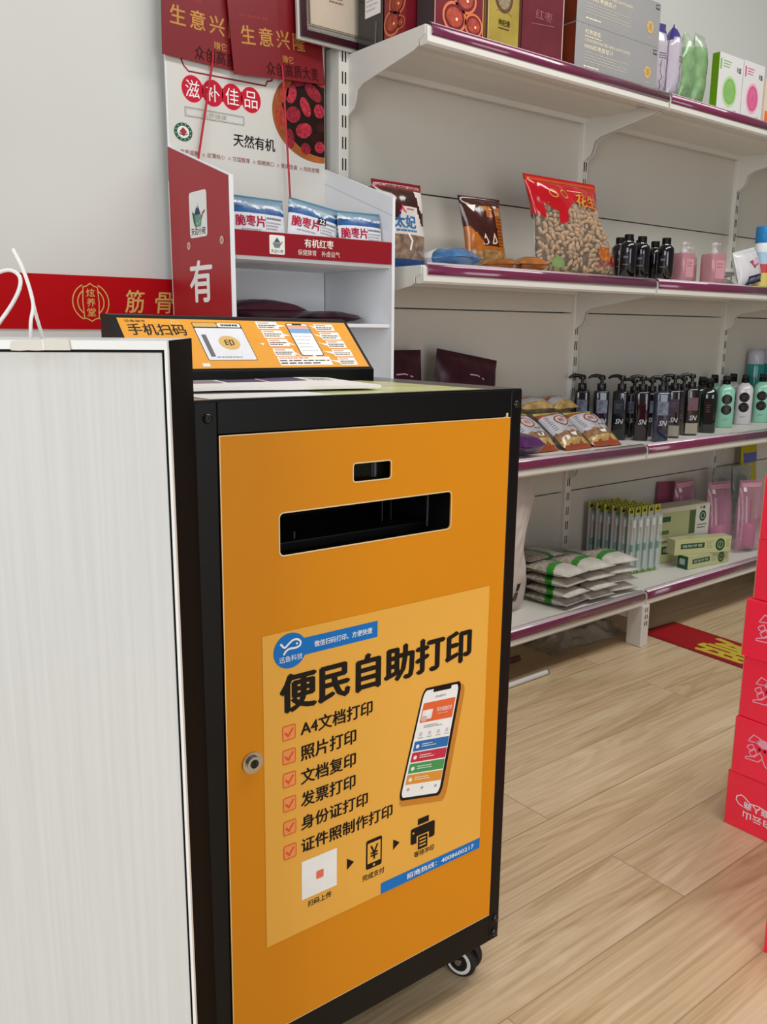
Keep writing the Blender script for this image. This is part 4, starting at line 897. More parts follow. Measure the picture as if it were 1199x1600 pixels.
b.disc(fm, -.105, .035, .022, .016, ink('7C9A5A', .25), .0012, 18)
b.build('film', r)
NUTM = mat('peanut_shell', 'AE8C68', .7, var=.25, scale=60, bump=.6, bscale=160)
b = MB(); rd = random.Random(4); cnt = 0
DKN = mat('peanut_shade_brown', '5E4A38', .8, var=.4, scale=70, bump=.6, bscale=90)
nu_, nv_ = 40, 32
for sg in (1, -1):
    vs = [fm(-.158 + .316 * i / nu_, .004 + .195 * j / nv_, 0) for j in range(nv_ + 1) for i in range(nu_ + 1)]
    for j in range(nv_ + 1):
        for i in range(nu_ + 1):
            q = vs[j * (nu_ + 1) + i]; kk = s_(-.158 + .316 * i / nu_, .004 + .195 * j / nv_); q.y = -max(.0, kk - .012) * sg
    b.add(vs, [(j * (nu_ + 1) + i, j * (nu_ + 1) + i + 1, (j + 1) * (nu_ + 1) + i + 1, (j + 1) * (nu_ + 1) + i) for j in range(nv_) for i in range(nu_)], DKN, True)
for j in range(15):
    for i in range(17):
        v = .012 + .0125 * j + rd.uniform(-.004, .004); u = -.152 + .0186 * i + rd.uniform(-.006, .006)
        k = s_(u, v)
        if k < .012 or v > .195: continue
        p = fm(u, v, -.0075 - rd.uniform(0, .003)); T = Matrix.Rotation(rd.uniform(0, 6.28), 4, 'Y') @ Matrix.Rotation(rd.uniform(-.6, .6), 4, 'X')
        L = rd.uniform(.0095, .0130)
        vs0 = len(b.v); b.ball(p, .0072, .0068, L, NUTM, 8, T, .25, rd.random() * 50)
        c = p
        for q in range(vs0, len(b.v)):
            d = b.v[q] - c; ax = (T @ Vector((0, 0, 1))).normalized(); t = d.dot(ax) / L; d2 = d - ax * d.dot(ax); b.v[q] = c + ax * d.dot(ax) + d2 * (1 - .2 * math.exp(-(t / .28) ** 2))
        cnt += 1
tag(b.build('peanuts', r), 'peanuts in their shells', None, None, 'stuff')
# flat packets lying on the second shelf
BLF = mat('blue_white_film', '3C6EA0', .2, var=.5, scale=22, coat=.5); ORL = mat('orange_brown_film', '9A5A22', .2, var=.4, scale=25, coat=.5)
def flatp(label, x, y, z, w_, h, d, m, rz, group, seed, cat='packet', name='snack_packet', deco=None, wr=.004, seal=.06):
    r = thing(name, label, cat, (x, y, z), rz, group)
    b = MB(); s_, fm = pillow(b, w_, h, d, m if callable(m) else (lambda u, v: m), 24, 24, seal, wr, seed, lambda u, v, n: Vector((u, v - h / 2, n + d / 2 + .001)))
    if deco: deco(b, fm, w_, h)
    b.build('film', r); return r
flatp('blue and white packet lying flat behind the price rail, next to the cream toffee bag', 1.575, 1.71, S2, .13, .14, .055, lambda u, v: BLF if v < .09 else CLF if v > .12 else PWH, .3, 'flat packets on the second shelf', 31)
flatp('orange brown packet lying flat just left of the peanut bag', 1.788, 1.640, S2, .085, .10, .038, ORL, -.4, 'flat packets on the second shelf', 32)
flatp('orange brown packet lying flat below the amber nut bag', 1.694, 1.640, S2, .075, .09, .034, ORL, .5, 'flat packets on the second shelf', 33)

# dark round bottles
def round_bottle(label, x, y, z, group, rz=0):
    r = thing('black_bottle', label, 'bottle', (x, y, z), rz, group)
    b = MB(); BB = mat('black_gloss_bottle', '0E0A10', .1, var=.15, coat=.8)
    b.lathe([(.021, 0), (.0245, .003), (.0248, .09), (.0235, .100), (.016, .108), (.011, .111)], BB, 28); b.build('body', r)
    b = MB(); b.lathe([(.0128, .110), (.0132, .112), (.0132, .128), (.0122, .130)], BLACKM, 24); b.lathe([(.0140, .1085), (.0140, .1105)], CHROME, 24); b.build('cap', r)
    b = MB(); lf = lambda u, v, n: Vector((sin(u / .025) * (.0249 + n), -cos(u / .025) * (.0249 + n), v))
    b.rect(lf, -.018, .03, .006, .078, ink('1E1A20', .3), .0002, 10, 2); b.text(lf, 'SN', -.012, .062, .000, .068, ink('A8A4A8'), .0006); b.bars(lf, -.014, .042, .004, .046, 1, ink('8A868A'), .0006, .5, 2); b.build('label', r)
    return r
bp0 = round_bottle('black round bottle touching the peanut bag, front row left', 2.215, 1.635, S2, 'black bottles on the second shelf', radians(-55))
dup(bp0, 'black round bottle in the front row, between two others', (2.287, 1.640, S2), radians(-50))
dup(bp0, 'black round bottle standing over the rail joint, beside the pink bottles', (2.378, 1.618, S2), radians(-60))
for k, (x, y, l) in enumerate(((2.268, 1.705, 'black round bottle in the back row, half behind the peanut bag'), (2.318, 1.708, 'black round bottle in the back row, second from the peanut bag'), (2.375, 1.71, 'black round bottle in the back row, third from the peanut bag'), (2.440, 1.70, 'black round bottle in the back row, nearest the pink bottles'))):
    dup(bp0, l, (x, y, S2), radians(-40 + 17 * k))
PINKG = mat('pink_liquid_plastic', 'C08690', .15, var=.12, coat=.5, alpha=.9); CLP = mat('clear_pump_plastic', 'DAD6D6', .15, var=0, alpha=.55, coat=.5)
def pink_bottle(label, x, y, z, rz):
    r = thing('pink_bottle', label, 'bottle', (x, y, z), rz, 'pink pump bottles on the second shelf')
    b = MB(); b.lathe([(.026, 0), (.0285, .003), (.0285, .088), (.0270, .094)], PINKG, 32, None, 5); b.build('body', r)
    b = MB(); b.lathe([(.012, .094), (.012, .104), (.008, .106), (.008, .116), (.0105, .117), (.0105, .126), (.009, .127)], CLP, 20); b.box(-.003, .003, -.022, 0, .119, .124, CLP, .001); b.build('pump', r)
    b = MB(); b.rect(front(-.0287), -.018, .02, .018, .075, ink('C9929A', .3), .0002); b.bars(front(-.0287), -.012, .05, .010, .068, 2, ink('A8707C'), .0005, .3, 4); b.build('label', r)
    return r
pb = pink_bottle('pink pump bottle right beside the black bottles', 2.505, 1.640, S2, radians(-8))
dup(pb, 'pink pump bottle set back between two other pink bottles', (2.64, 1.715, S2), radians(10)); dup(pb, 'pink pump bottle with a taller clear pump, rightmost of the three', (2.665, 1.632, S2), radians(-14), scale=(1.1, 1.1, 1.06))
WF = mat('white_film', 'D6D6D8', .25, var=.06, coat=.4)
for k, l in enumerate(('small white tissue pack, the lower of two beside the pink bottles', 'small white tissue pack on top of another beside the pink bottles')):
    flatp(l, 2.885, 1.735, S2 + .037 * k, .105, .075, .034, WF, .15 - .3 * k, 'white tissue packs', 40 + k, 'pack', 'tissue_pack', lambda b, fm, w_, h: b.stroke(fm, [(-.02, .03), (.0, .045), (.02, .03)], .004, ink('8E8E92'), .001), .003)
def dc(b, fm, w_, h): b.poly(fm, [(-.015, .075), (-.002, .060), (.004, .048), (.020, .058), (.036, .060), (.036, .080), (.004, .078)], ink('B04A62'), .001); b.rect(fm, .004, .062, .034, .078, ink('D9B9C8'), .0014, 4, 3); b.text(fm, '纸巾', -.022, .012, .036, .021, ink('D9D9E6'), .0016)
packet('refill_pouch', 'white pouch with a pink emblem and a navy base leaning over the second shelf', 'pouch', 2.895, 1.628, S2, .125, .118, .05, lambda u, v: ink('23285E', .3) if v < .026 and u > -.03 else WF, None, radians(-4), radians(-10), radians(-12), dc, .06, .003, 44, 26, 26)
r = thing('spray_can', 'blue, white and red spray can at the right edge of the second shelf', 'can', (2.995, 1.645, S2))
b = MB(); b.lathe([(.030, 0), (.0305, .002), (.0305, .055)], ink('D8C46A', .25), 32); b.lathe([(.0306, .055), (.0306, .085)], ink('C2474A', .25), 32); b.lathe([(.0306, .085), (.0306, .125)], ink('A9C4DC', .25), 32); b.lathe([(.0305, .125), (.0305, .150), (.028, .156)], ink('E2E6EA', .25), 32); b.build('body', r)
b = MB(); b.lathe([(.0290, .156), (.0300, .158), (.0300, .208), (.028, .211)], ink('2A7CB8', .3), 32); b.build('cap', r)

# ================================================================== GOODS, THIRD SHELF
def mt(u, v): return MAR
def dcm(b, fm, w_, h): b.stroke(fm, [(-.06, h * .86), (.08, h * .86)], .002, ink('4E1C30', .3), .001); b.stroke(fm, [(-.01, h * .78), (.02, h * .785), (.05, h * .755)], .0035, ink('C9B4BC', .2), .001)
packet('date_pouch', 'dark maroon pouch standing on the third shelf, close to the date stand', 'pouch', 1.470, 1.800, S3, .20, .292, .06, MAR, 'maroon pouches on the third shelf', 0, radians(-3), 0, dcm, .05, .004, 50)
packet('date_pouch', 'dark maroon pouch with a sloping top on the third shelf, right of two', 'pouch', 1.705, 1.800, S3, .238, .262, .06, MAR, 'maroon pouches on the third shelf', 0, radians(-3), radians(9), dcm, .05, .004, 51)
SNW = mat('snack_white_film', 'B9B6BC', .16, var=.12, scale=18, coat=.7, bump=.3, bscale=22); SNY = mat('snack_yellow_window', 'B89A60', .2, var=.45, scale=60, coat=.6, bump=.5, bscale=50); SNR = mat('snack_red_film', '9C4A2C', .2, var=.2, scale=20, coat=.6); SNB = mat('snack_brown_window', '8E6A4C', .2, var=.5, scale=60, coat=.6)
SYT = mat('snack_yellow_top', 'C2B25A', .2, var=.25, scale=25, coat=.6)
def mt(u, v):
    if v < .014: return SNR
    if v < .034: return SNY if noise.noise(Vector((u * 40, v * 40, 1))) > -.25 else SNR
    if v < .062 + .008 * noise.noise(Vector((u * 60, 0, 0))): return SNB
    if v > .158: return SYT
    if v > .142: return SNR
    return SNW
def dcs(b, fm, w_, h):
    e = [(.022 * cos(a) * (1.1 if sin(a) > 0 else 1), .108 + .021 * sin(a)) for a in [2 * pi * i / 20 for i in range(20)]]
    b.poly(fm, e, ink('C9AFA8', .25), .0012); b.stroke(fm, e, .0035, ink('7A3A30', .25), .0016, True); b.text(fm, '麻花', -.012, .100, .012, .118, ink('9A4A40', .25), .0018)
    for k, ch in enumerate('香酥'): b.text(fm, ch, .006 + .014 * k, .074, .016 + .014 * k, .084, ink('4A4650', .25), .0014)
    b.bars(fm, -.050, .072, -.036, .135, 8, ink('6A6A7A'), .0012, .35, 4)
    b.poly(fm, [(-.012, .050), (.018, .055), (.012, .040), (-.006, .042)], ink('ECEAE6', .15), .0012)
SB = [(2.190, 1.645, .0, -58, -6, 'cookie snack bag at the right front of the pile beside the black pump bottles'), (2.060, 1.650, .0, -56, 0, 'cookie snack bag at the front of the pile, second from the right'), (1.927, 1.665, .0, -56, 0, 'cookie snack bag at the front of the pile, showing beside the kiosk corner'),
      (2.175, 1.796, .106, -70, 6, 'cookie snack bag on the back of the pile, nearest the upright'), (2.042, 1.799, .110, -72, -6, 'cookie snack bag on top of the pile, middle of the back'), (1.905, 1.805, .118, -70, 4, 'cookie snack bag on top of the pile behind the kiosk corner')]
for k, (x, y, dz, rx, rz, l) in enumerate(SB):
    packet('cookie_bag', l, 'bag', x, y, S3 + dz, .118 if k < 3 else .125, .170 if k < 3 else .075, .048 if k < 3 else .040, mt if k < 3 else (lambda u, v: SYT if v > .06 else SNR if v > .045 else SNW if v > .02 else SNY), 'cookie bags piled on the third shelf', radians(rz), radians(rx), 0, dcs if k < 3 else None, .06, .005, 60 + k, 30, 34)
flatp('cookie snack bag lying flat under the back of the pile, left', 1.975, 1.832, S3, .14, .080, .060, SNW, .05, 'cookie bags piled on the third shelf', 67, 'bag', 'cookie_bag'); flatp('cookie snack bag lying flat under the back of the pile, right', 2.135, 1.832, S3, .14, .080, .060, SNW, -.05, 'cookie bags piled on the third shelf', 68, 'bag', 'cookie_bag')
flatp('purple snack bag lying on the third shelf behind the kiosk edge', 1.812, 1.675, S3, .10, .15, .06, mat('violet_film', '4E2058', .25, var=.25, scale=20, coat=.5), .06, None, 69, 'bag', 'cookie_bag')

def pump_bottle(label, x, y, z, rz, body, group='pump bottles on the third shelf', beige=False, accent=None, h=.158):
    r = thing('pump_bottle', label, 'bottle', (x, y, z), rz, group)
    b = MB(); b.lathe([(.0215, 0), (.0240, .003), (.0240, h - .008), (.0225, h - .002), (.0150, h + .001), (.0125, h + .002)], body, 32, None, 5); b.build('body', r)
    b = MB(); b.lathe([(.0135, h + .001), (.0140, h + .003), (.0140, h + .020), (.0128, h + .022)], STEEL, 24); b.lathe([(.0055, h + .022), (.0055, h + .034)], STEEL, 14); b.lathe([(.0105, h + .034), (.0115, h + .036), (.0105, h + .045), (.007, h + .049)], STEEL, 22)
    b.tube([(0, 0, h + .043), (-.018, 0, h + .0465), (-.034, 0, h + .0445), (-.044, 0, h + .038)], [.0065, .006, .005, .0038], STEEL, 10); b.build('pump', r)
    b = MB(); f = front(-.0241)
    b.text(f, 'SN', -.010, .052, .012, .068, ink('B9BCC4', .3), .0003, .03, shear=.25)
    if accent: b.rect(f, -.017, .085, .017, .128, accent, .0002); b.bars(f, -.012, .10, .012, .118, 3, ink('6A6A72'), .0005, .3, 3)
    if beige: b.rect(f, -.021, .006, .021, .042, ink('9A9282', .4), .0003); b.rect(leftside(-.0241), -.021, .006, .021, .042, ink('A29A8A', .4), .0003)
    b.build('label', r)
    return r
PB = mat('black_shampoo_bottle', '100F13', .1, var=.2, coat=.7); PN_ = mat('navy_shampoo_bottle', '14182C', .1, var=.25, coat=.7); PS = mat('smoky_blue_bottle', '2C3348', .12, var=.6, scale=30, coat=.7); PPL = mat('plum_shampoo_bottle', '1C1018', .1, var=.2, coat=.7); PG = mat('dark_green_bottle', '0E1F18', .1, var=.2, coat=.8)
smoke = mat('smoke_print', '5A6070', .3, var=.7, scale=70)
p0 = pump_bottle('black pump bottle, leftmost in the row, next to the cookie bags', 2.278, 1.828, S3, radians(-46), PB, accent=smoke)
pump_bottle('dark navy pump bottle, second from the cookie bags', 2.323, 1.785, S3, radians(-42), PN_, accent=smoke)
pump_bottle('black pump bottle with a long spout, third from the cookie bags', 2.366, 1.738, S3, radians(-66), PB, accent=ink('2E3038', .25))
pump_bottle('plum black pump bottle, fourth from the cookie bags', 2.408, 1.688, S3, radians(-48), PPL)
pump_bottle('smoky blue pump bottle over the rail joint', 2.430, 1.629, S3, radians(-44), PS, accent=smoke)
pump_bottle('dark pump bottle with a beige block at its base, beside the smoky blue one', 2.556, 1.668, S3, radians(-55), PPL, beige=True, accent=ink('4A3A48', .25))
pump_bottle('dark pump bottle with a beige block at its base, beside the dark green bottle', 2.670, 1.677, S3, radians(-38), PPL, beige=True, accent=ink('6A4A54', .25))
for x, y, l in ((2.460, 1.757, 'black pump bottle in the back row behind the plum black one'), (2.530, 1.737, 'black pump bottle in the back row behind the smoky blue one'), (2.625, 1.745, 'black pump bottle in the back row between the two beige-based bottles'), (2.740, 1.752, 'black pump bottle in the back row, left behind the dark green bottle')):
    dup(p0, l, (x, y, S3 - .0), radians(-50), scale=(1, 1, .93))
def eight_bottle(label, x, y, z, rz, body, dots=True, w=.031):
    r = thing('shampoo_bottle', label, 'bottle', (x, y, z), rz, 'shampoo bottles on the third shelf')
    b = MB(); b.lathe([(w - .003, 0), (w, .003), (w, .132), (w - .004, .144), (.014, .156), (.012, .158)], body, 36, None, 3.2); b.build('body', r)
    b = MB(); b.lathe([(.0135, .157), (.0140, .159), (.0140, .172), (.0125, .174)], BLACKM, 24); b.box(-.012, .012, -.020, .013, .172, .188, BLACKM, .003); b.build('cap', r)
    if dots:
        b = MB(); lf = lambda u, v, n: Vector((u, -(w ** 3.2 - min(abs(u), w * .97) ** 3.2) ** (1 / 3.2) - n, v))
        DK = ink('1C1A1C', .25)
        for v in (.104, .066): b.cdisc(lf, 0, v, .0185, .0185, DK, .0006); b.bars(lf, -.006, v - .008, .007, v + .008, 3, ink('7A5A4E'), .0012, .25, int(v * 1000))
        b.bars(lf, -.012, .026, .012, .034, 2, ink('6E8A86'), .0006, .35, 3); b.build('label', r)
    return r
g0 = eight_bottle('dark green bottle with a black cap, between the pump bottles and the mint ones', 2.796, 1.686, S3, radians(-55), PG, False, .029)
b = MB(); b.rect(front(-.0291), -.016, .03, .016, .12, ink('1A1214', .25), .0003); b.bars(front(-.0291), -.008, .07, .006, .10, 4, ink('8A5A4A'), .0006, .3, 2); b.build('label', g0)
dup(g0, 'dark bottle standing behind the dark green one', (2.875, 1.765, S3), radians(-50))
MINT = mat('mint_bottle', '8DC9B0', .22, var=.05, coat=.4); WHB = mat('white_bottle', 'CFC9CE', .22, var=.04, coat=.4)
m0 = eight_bottle('mint shampoo bottle with two black circles, beside the dark green bottle', 3.006, 1.746, S3, radians(-48), MINT)
w0 = eight_bottle('white shampoo bottle with two black circles, between two mint ones', 3.166, 1.762, S3, radians(-58), WHB)
dup(m0, 'mint shampoo bottle with two black circles at the right edge', (3.298, 1.764, S3), radians(-58))
dup(m0, 'mint shampoo bottle in the back row, behind another mint one', (3.055, 1.825, S3), radians(-55)); dup(w0, 'white shampoo bottle in the back row, behind another white one', (3.205, 1.835, S3), radians(-55))
TEAL = mat('teal_can', '1E8A84', .22, var=.06, coat=.4)
r = thing('aerosol_can', 'teal spray can with a pale cap behind the white shampoo bottle', 'can', (3.372, 1.84, S3), radians(-58), 'teal spray cans on the third shelf')
b = MB(); b.lathe([(.031, 0), (.032, .002), (.032, .215), (.030, .222)], TEAL, 32); lf = lambda u, v, n: Vector((sin(u / .032) * (.0322 + n), -cos(u / .032) * (.0322 + n), v)); b.text(lf, 'Ai', -.006, .170, .006, .190, ink('BFE0DC'), .0003, .02); b.build('body', r)
b = MB(); b.lathe([(.0305, .222), (.0310, .224), (.0310, .262), (.026, .275), (.015, .279)], mat('pale_cap', 'B9BAC8', .25, var=.03), 32); b.build('cap', r)
dup(r, 'teal spray can with a pale cap at the very right edge', (3.478, 1.84, S3), radians(-58))

# ================================================================== GOODS, BOTTOM SHELF
RICEW = mat('rice_bag_woven', 'CFC4BC', .5, var=.06, scale=10, bump=.4, bscale=18); 
def dc(b, fm, w_, h):
    b.ring(fm, -.062, .19, .044, .060, .004, ink('B97A88'), .001, k=40); b.disc(fm, -.062, .19, .040, .055, ink('C9A4AC'), .0008, 36)
    b.rect(fm, .004, .075, .021, .098, ink('2C2624'), .001, 3, 3); b.rect(fm, .004, .040, .021, .070, ink('3A3230'), .001, 3, 3); b.bars(fm, .007, .042, .018, .068, 4, ink('9A9088'), .0014, .3, 2)
packet('rice_bag', 'tall white rice bag with a pink circle standing on the bottom shelf', 'bag', 1.770, 1.665, S4, .180, .400, .10, RICEW, None, radians(4), radians(-2), 0, dc, .03, .006, 71, 30, 50, taper=lambda u, v: u * (1 - .22 * math.exp(-((v - .22) / .09) ** 2)) + .062 * max(0, (v - .2) / .2) ** 1.3)
SKW = mat('rice_sack_film', 'D4CFC6', .28, var=.1, scale=40, coat=.3, bump=.5, bscale=55); SKG = mat('rice_sack_green', '2E8A2A', .3, var=.1, coat=.3); SKC = mat('rice_sack_clear', 'A89E92', .22, var=.35, scale=90, coat=.5, bump=.3, bscale=90)
def sack_proto():
    r = thing('rice_sack', 'x', 'sack', (0, 0, 0), 0, 'small rice sacks stacked on the bottom shelf')
    b = MB(); w_, h, d = .115, .168, .0275
    def mt(u, v):
        e = .062 + .018 * sin(u * 25 + 1)
        return SKW if v < e else SKG if v < e + .026 else SKC
    pillow(b, w_, h, d, mt, 26, 34, .06, .0025, 5, lambda u, v, n: Vector((u, v - h / 2, n + d / 2)))
    b.build('film', r); return r
sk = sack_proto(); first = True; rd = random.Random(12)
lev = ['bottom', 'second', 'third', 'top']
for ci, (x, y, rz, n, cn) in enumerate(((1.985, 1.655, 5, 4, 'front stack by the tall rice bag'), (2.110, 1.650, -2, 4, 'middle front stack'), (2.236, 1.650, -9, 4, 'front stack by the toothbrushes'), (2.06, 1.808, 91, 4, 'rear left stack'), (2.238, 1.808, 89, 3, 'rear right stack'))):
    for k in range(n):
        lab = f'rice sack with green band, {lev[k] if k < n - 1 else "top"} of the {cn}'
        loc = (x + rd.uniform(-.003, .003), y + rd.uniform(-.006, .006), S4 + .0300 * k); a = radians(rz + rd.uniform(-2, 2))
        if first: sk.location = loc; sk.rotation_euler = (0, 0, a); sk['label'] = lab; first = False
        else: dup(sk, lab, loc, a)
# toothbrush blister packs: 5 across, 6 deep
CLB = mat('clear_blister', 'D9E4E0', .06, var=0, alpha=.30, coat=.8, spec=.7)
def brush_pack():
    r = thing('toothbrush_pack', 'x', 'toothbrush', (0, 0, 0), 0, 'toothbrush packs on the bottom shelf')
    b = MB(); b.box(-.0145, .0145, -.0006, .0006, 0, .232, ink('A8ACA6', .4)); f = front(-.0006)
    b.rect(f, -.0145, .206, .0145, .232, ink('B9B83A', .4), .0002); b.rect(f, -.008, .212, .008, .222, ink('3A3A2A'), .0004); b.rect(f, -.0145, 0, .0145, .010, ink('8AAA4A'), .0002); b.rect(f, -.013, .12, .013, .19, ink('C9A49A', .4), .0002)
    b.disc(f, 0, .227, .0035, .0035, ink('4A4A48'), .0004, 12); b.build('card', r)
    b = MB(); b.extrude(f, rr(-.009, .012, .009, .200, .007, 4), .0004, .017, CLB); b.build('blister', r)
    b = MB(); tb = ink('C4D6D0', .3)
    b.tube([(0, -.009, .018), (.001, -.009, .06), (-.001, -.009, .10), (0, -.009, .14), (0, -.009, .165)], [.0045, .005, .0042, .003, .0028], tb, 10); b.tube([(0, -.009, .082), (0, -.009, .106)], [.0056, .0056], ink('2E8A80', .3), 10); b.box(-.0052, .0052, -.012, -.008, .163, .190, tb, .001); b.box(-.0045, .0045, -.0165, -.012, .165, .188, ink('E4E8E6')); b.build('toothbrush', r)
    return r
tbp = brush_pack(); first = True; o5 = ('first', 'second', 'third', 'fourth', 'fifth', 'sixth')
for j in range(6):
    for i in range(5):
        lab = f'toothbrush blister pack, {o5[i]} from the left in the front row' if j == 0 else f'toothbrush blister pack, {o5[j]} row from the front, {o5[i]} from the left'
        loc = (2.412 + .031 * i - .004 * j, 1.702 + .030 * j - .004 * i, S4 + .001)
        if first: tbp.location = loc; tbp['label'] = lab; first = False
        else: dup(tbp, lab, loc)
# toothpaste cartons
TPK = mat('toothpaste_cream', 'B9BA8A', .35, var=.05); TPG = ink('2A5238', .35)
def tpp(dark_side=True, big=False):
    def pr(b, f, l, w_, d_, h):
        if dark_side: b.rect(l, .001, .001, d_ - .001, h - .001, TPG, .0005); b.rect(l, d_ * .3, h * .3, d_ * .8, h * .75, ink('9AAFA6'), .0008)
        if not big:
            b.rect(f, w_ * .10, h * .38, w_ * .52, h * .72, TPG, .0004); b.text(f, '植物牙膏', w_ * .13, h * .46, w_ * .48, h * .64, ink('C9CDB4'), .0007)
            b.bars(f, w_ * .56, h * .3, w_ * .68, h * .8, 4, ink('8E9066'), .0004, .3, 3); b.disc(f, w_ * .80, h * .5, h * .36, h * .40, TPG, .0004, 28); b.ring(f, w_ * .80, h * .5, h * .2, h * .22, .002, ink('B9BA8A'), .0007, k=20); b.stroke(f, [(w_ * .79, h * .35), (w_ * .805, h * .66)], .002, ink('B9BA8A'), .0007); b.bars(f, w_ * .91, h * .3, w_ * .97, h * .8, 4, ink('8E9066'), .0004, .3, 5)
        else:
            b.rect(f, w_ * .02, h * .1, w_ * .72, h * .86, ink('A3A67A', .35), .0004); b.rect(f, w_ * .60, h * .12, w_ * .72, h * .84, ink('4E5E3A'), .0006); b.rect(f, w_ * .72, h * .06, w_ * .98, h * .95, ink('C9C8BC'), .0006)
            b.rect(f, w_ * .04, h * .58, w_ * .24, h * .74, TPG, .0007); b.rect(f, w_ * .04, h * .2, w_ * .22, h * .32, ink('55643E'), .0007); b.disc(f, w_ * .86, h * .62, h * .15, h * .17, TPG, .0009, 26); b.ring(f, w_ * .86, h * .62, h * .08, h * .09, .002, ink('C9C8BC'), .0012, k=18)
            b.text(f, '牙膏', w_ * .79, h * .84, w_ * .90, h * .93, DARK, .0009, .02); b.bars(f, w_ * .76, h * .22, w_ * .95, h * .40, 2, ink('5A5A50'), .0009, .4, 4)
    return pr
carton('toothpaste_box', 'small green and cream toothpaste carton at the shelf front, under another', 'box', 2.630, 2.852, 1.612, 1.657, S4, .047, TPK, 'toothpaste cartons', tpp(), radians(-6))
carton('toothpaste_box', 'long green and cream toothpaste carton laid askew on a smaller one', 'box', 2.602, 2.838, 1.650, 1.697, S4 + .0475, .055, TPK, 'toothpaste cartons', tpp(False), radians(-20))
carton('toothpaste_box', 'wide toothpaste carton at the back, the lower of two beside the toothbrushes', 'box', 2.605, 2.87, 1.725, 1.80, S4, .082, TPK, 'toothpaste cartons', tpp(), radians(-8))
carton('toothpaste_box', 'wide toothpaste carton at the back, the upper of two beside the toothbrushes', 'box', 2.595, 2.862, 1.720, 1.795, S4 + .0825, .118, mat('toothpaste_pale', 'BDBCA6', .35, var=.04), 'toothpaste cartons', tpp(False, True), radians(-8))
# pink cups in clear zip pouches
PKF = mat('pink_zip_film', 'C98AA4', .12, var=.08, alpha=.42, coat=.8); PKC = mat('pink_cup', 'C77A9C', .3, var=.05); PKD = mat('dusty_pink', '8E4A5E', .3, var=.1)
def pink_pack(label, x, y, rz, ry=0, sc=1):
    r = thing('cup_pack', label, 'pack', (x, y, S4), rz, 'pink cups in clear pouches', radians(-5), ry)
    b = MB(); s_, fm = pillow(b, .145, .262, .062, lambda u, v: PKF, 22, 30, .02, .002, 3, None, lambda u, v: u * (1.06 - .12 * v / .262), None, .5)
    b.rect(fm, -.066, .236, .066, .252, ink('C9929E', .3), .0006, 10, 1); b.rect(fm, -.06, .22, -.046, .235, ink('E6D9DE', .3), .0006, 2, 2); b.build('pouch', r)
    b = MB(); q = Matrix.Translation((0, 0, .012)); b.lathe([(.022, 0), (.024, .002), (.027, .085), (.0265, .088), (.024, .084)], PKC, 28, q); b.tube([(.026, 0, .03), (.036, 0, .038), (.038, 0, .06), (.026, 0, .08)], .0035, PKC, 8); b.build('cup', r)
    b = MB(); b.tube([(.006, 0, .098), (.008, 0, .19)], [.0038, .003], PKD, 8); b.tube([(-.010, .004, .098), (-.016, .004, .20)], [.0038, .003], WHITEP, 8); b.build('toothbrush', r)
    return r
k0 = pink_pack('pink cup in a clear zip pouch, nearest the red cartons', 3.055, 1.632, radians(-6), radians(4))
dup(k0, 'pink cup in a clear zip pouch behind the long toothpaste carton', (2.948, 1.690, S4), radians(-4), radians(-5), radians(2)); dup(k0, 'pink cup in a clear zip pouch half hidden by the wide toothpaste cartons', (2.905, 1.808, S4), radians(2), radians(-3), 0)
packet('pink_packet', 'dull pink packet standing at the back behind the wide toothpaste cartons', 'packet', 2.900, 1.856, S4, .235, .240, .022, PKD, None, 0, radians(-3), radians(4), None, .05, .003, 83)
CBF = mat('clear_grey_film', 'A3A6A4', .1, var=.2, scale=40, alpha=.5, coat=.8); DKI = mat('dark_comb', '1A1A1A', .4, var=.1)
def dark_pack(label, x, y, rz):
    r = thing('comb_pack', label, 'pack', (x, y, S4), rz, 'dark combs in clear pouches', radians(-5))
    b = MB(); pillow(b, .125, .290, .03, lambda u, v: CBF, 20, 26, .03, .003, x); b.build('pouch', r)
    b = MB(); b.extrude(front(.003), rr(-.030, .12, .030, .25, .022), -.004, .004, DKI); b.tube([(0, 0, .03), (0, 0, .13)], [.008, .009], DKI, 10); b.build('comb', r); return r
d0 = dark_pack('dark comb in a clear pouch at the back, left of two', 3.115, 1.770, 0); dup(d0, 'dark comb in a clear pouch at the back, nearest the red cartons', (3.250, 1.765, S4), radians(-5), radians(-5))
packet('pink_packet', 'yellow packet at the back of the bottom shelf by the right edge', 'packet', 3.375, 1.82, S4, .12, .375, .03, ink('B5A81E', .3), None, 0, radians(-3), 0, lambda b, fm, w_, h: b.rect(fm, -.05, .285, .05, .325, ink('5A64A8', .3), .001, 6, 2), .04, .003, 84)['label'] = 'yellow packet with a blue band at the back of the bottom shelf'

# ================================================================== FLOOR OBJECTS
b = MB(); q = Matrix.Translation((2.475, 1.615, 0)) @ Matrix.Rotation(radians(4.5), 4, 'Z')
mf = lambda u, v, n: Vector((u, v, n))
b.box(-.092, .092, -.86, 0, .0004, .003, mat('red_floor_mat', '8E1220', .55, var=.12, scale=6, bump=.1, bscale=200))
b.rect(mf, -.080, -.848, .080, -.012, mat('red_mat_field', 'A3101C', .5, var=.1, scale=6), .0033)
GY = ink('C9B53E', .5)
for k, ch in enumerate('爱之家'): b.text(mf, ch, -.072, -.375 - .235 * k, .072, -.185 - .235 * k, GY, .0036, .03, 1)
mo = b.build('floor_mat', loc=(2.475, 1.615, 0), rot=(0, 0, radians(-3.5))); tag(mo, 'red floor mat with yellow characters by the shelf foot', 'mat')
b = MB(); b.tube([(-.23, 0, .0075), (.23, 0, .0075)], .0075, mat('white_metal_tube', 'DDDDDA', .25, var=.02, metal=.1), 16); b.tube([(.23, 0, .0075), (.233, 0, .0075)], .0078, STEEL, 16)
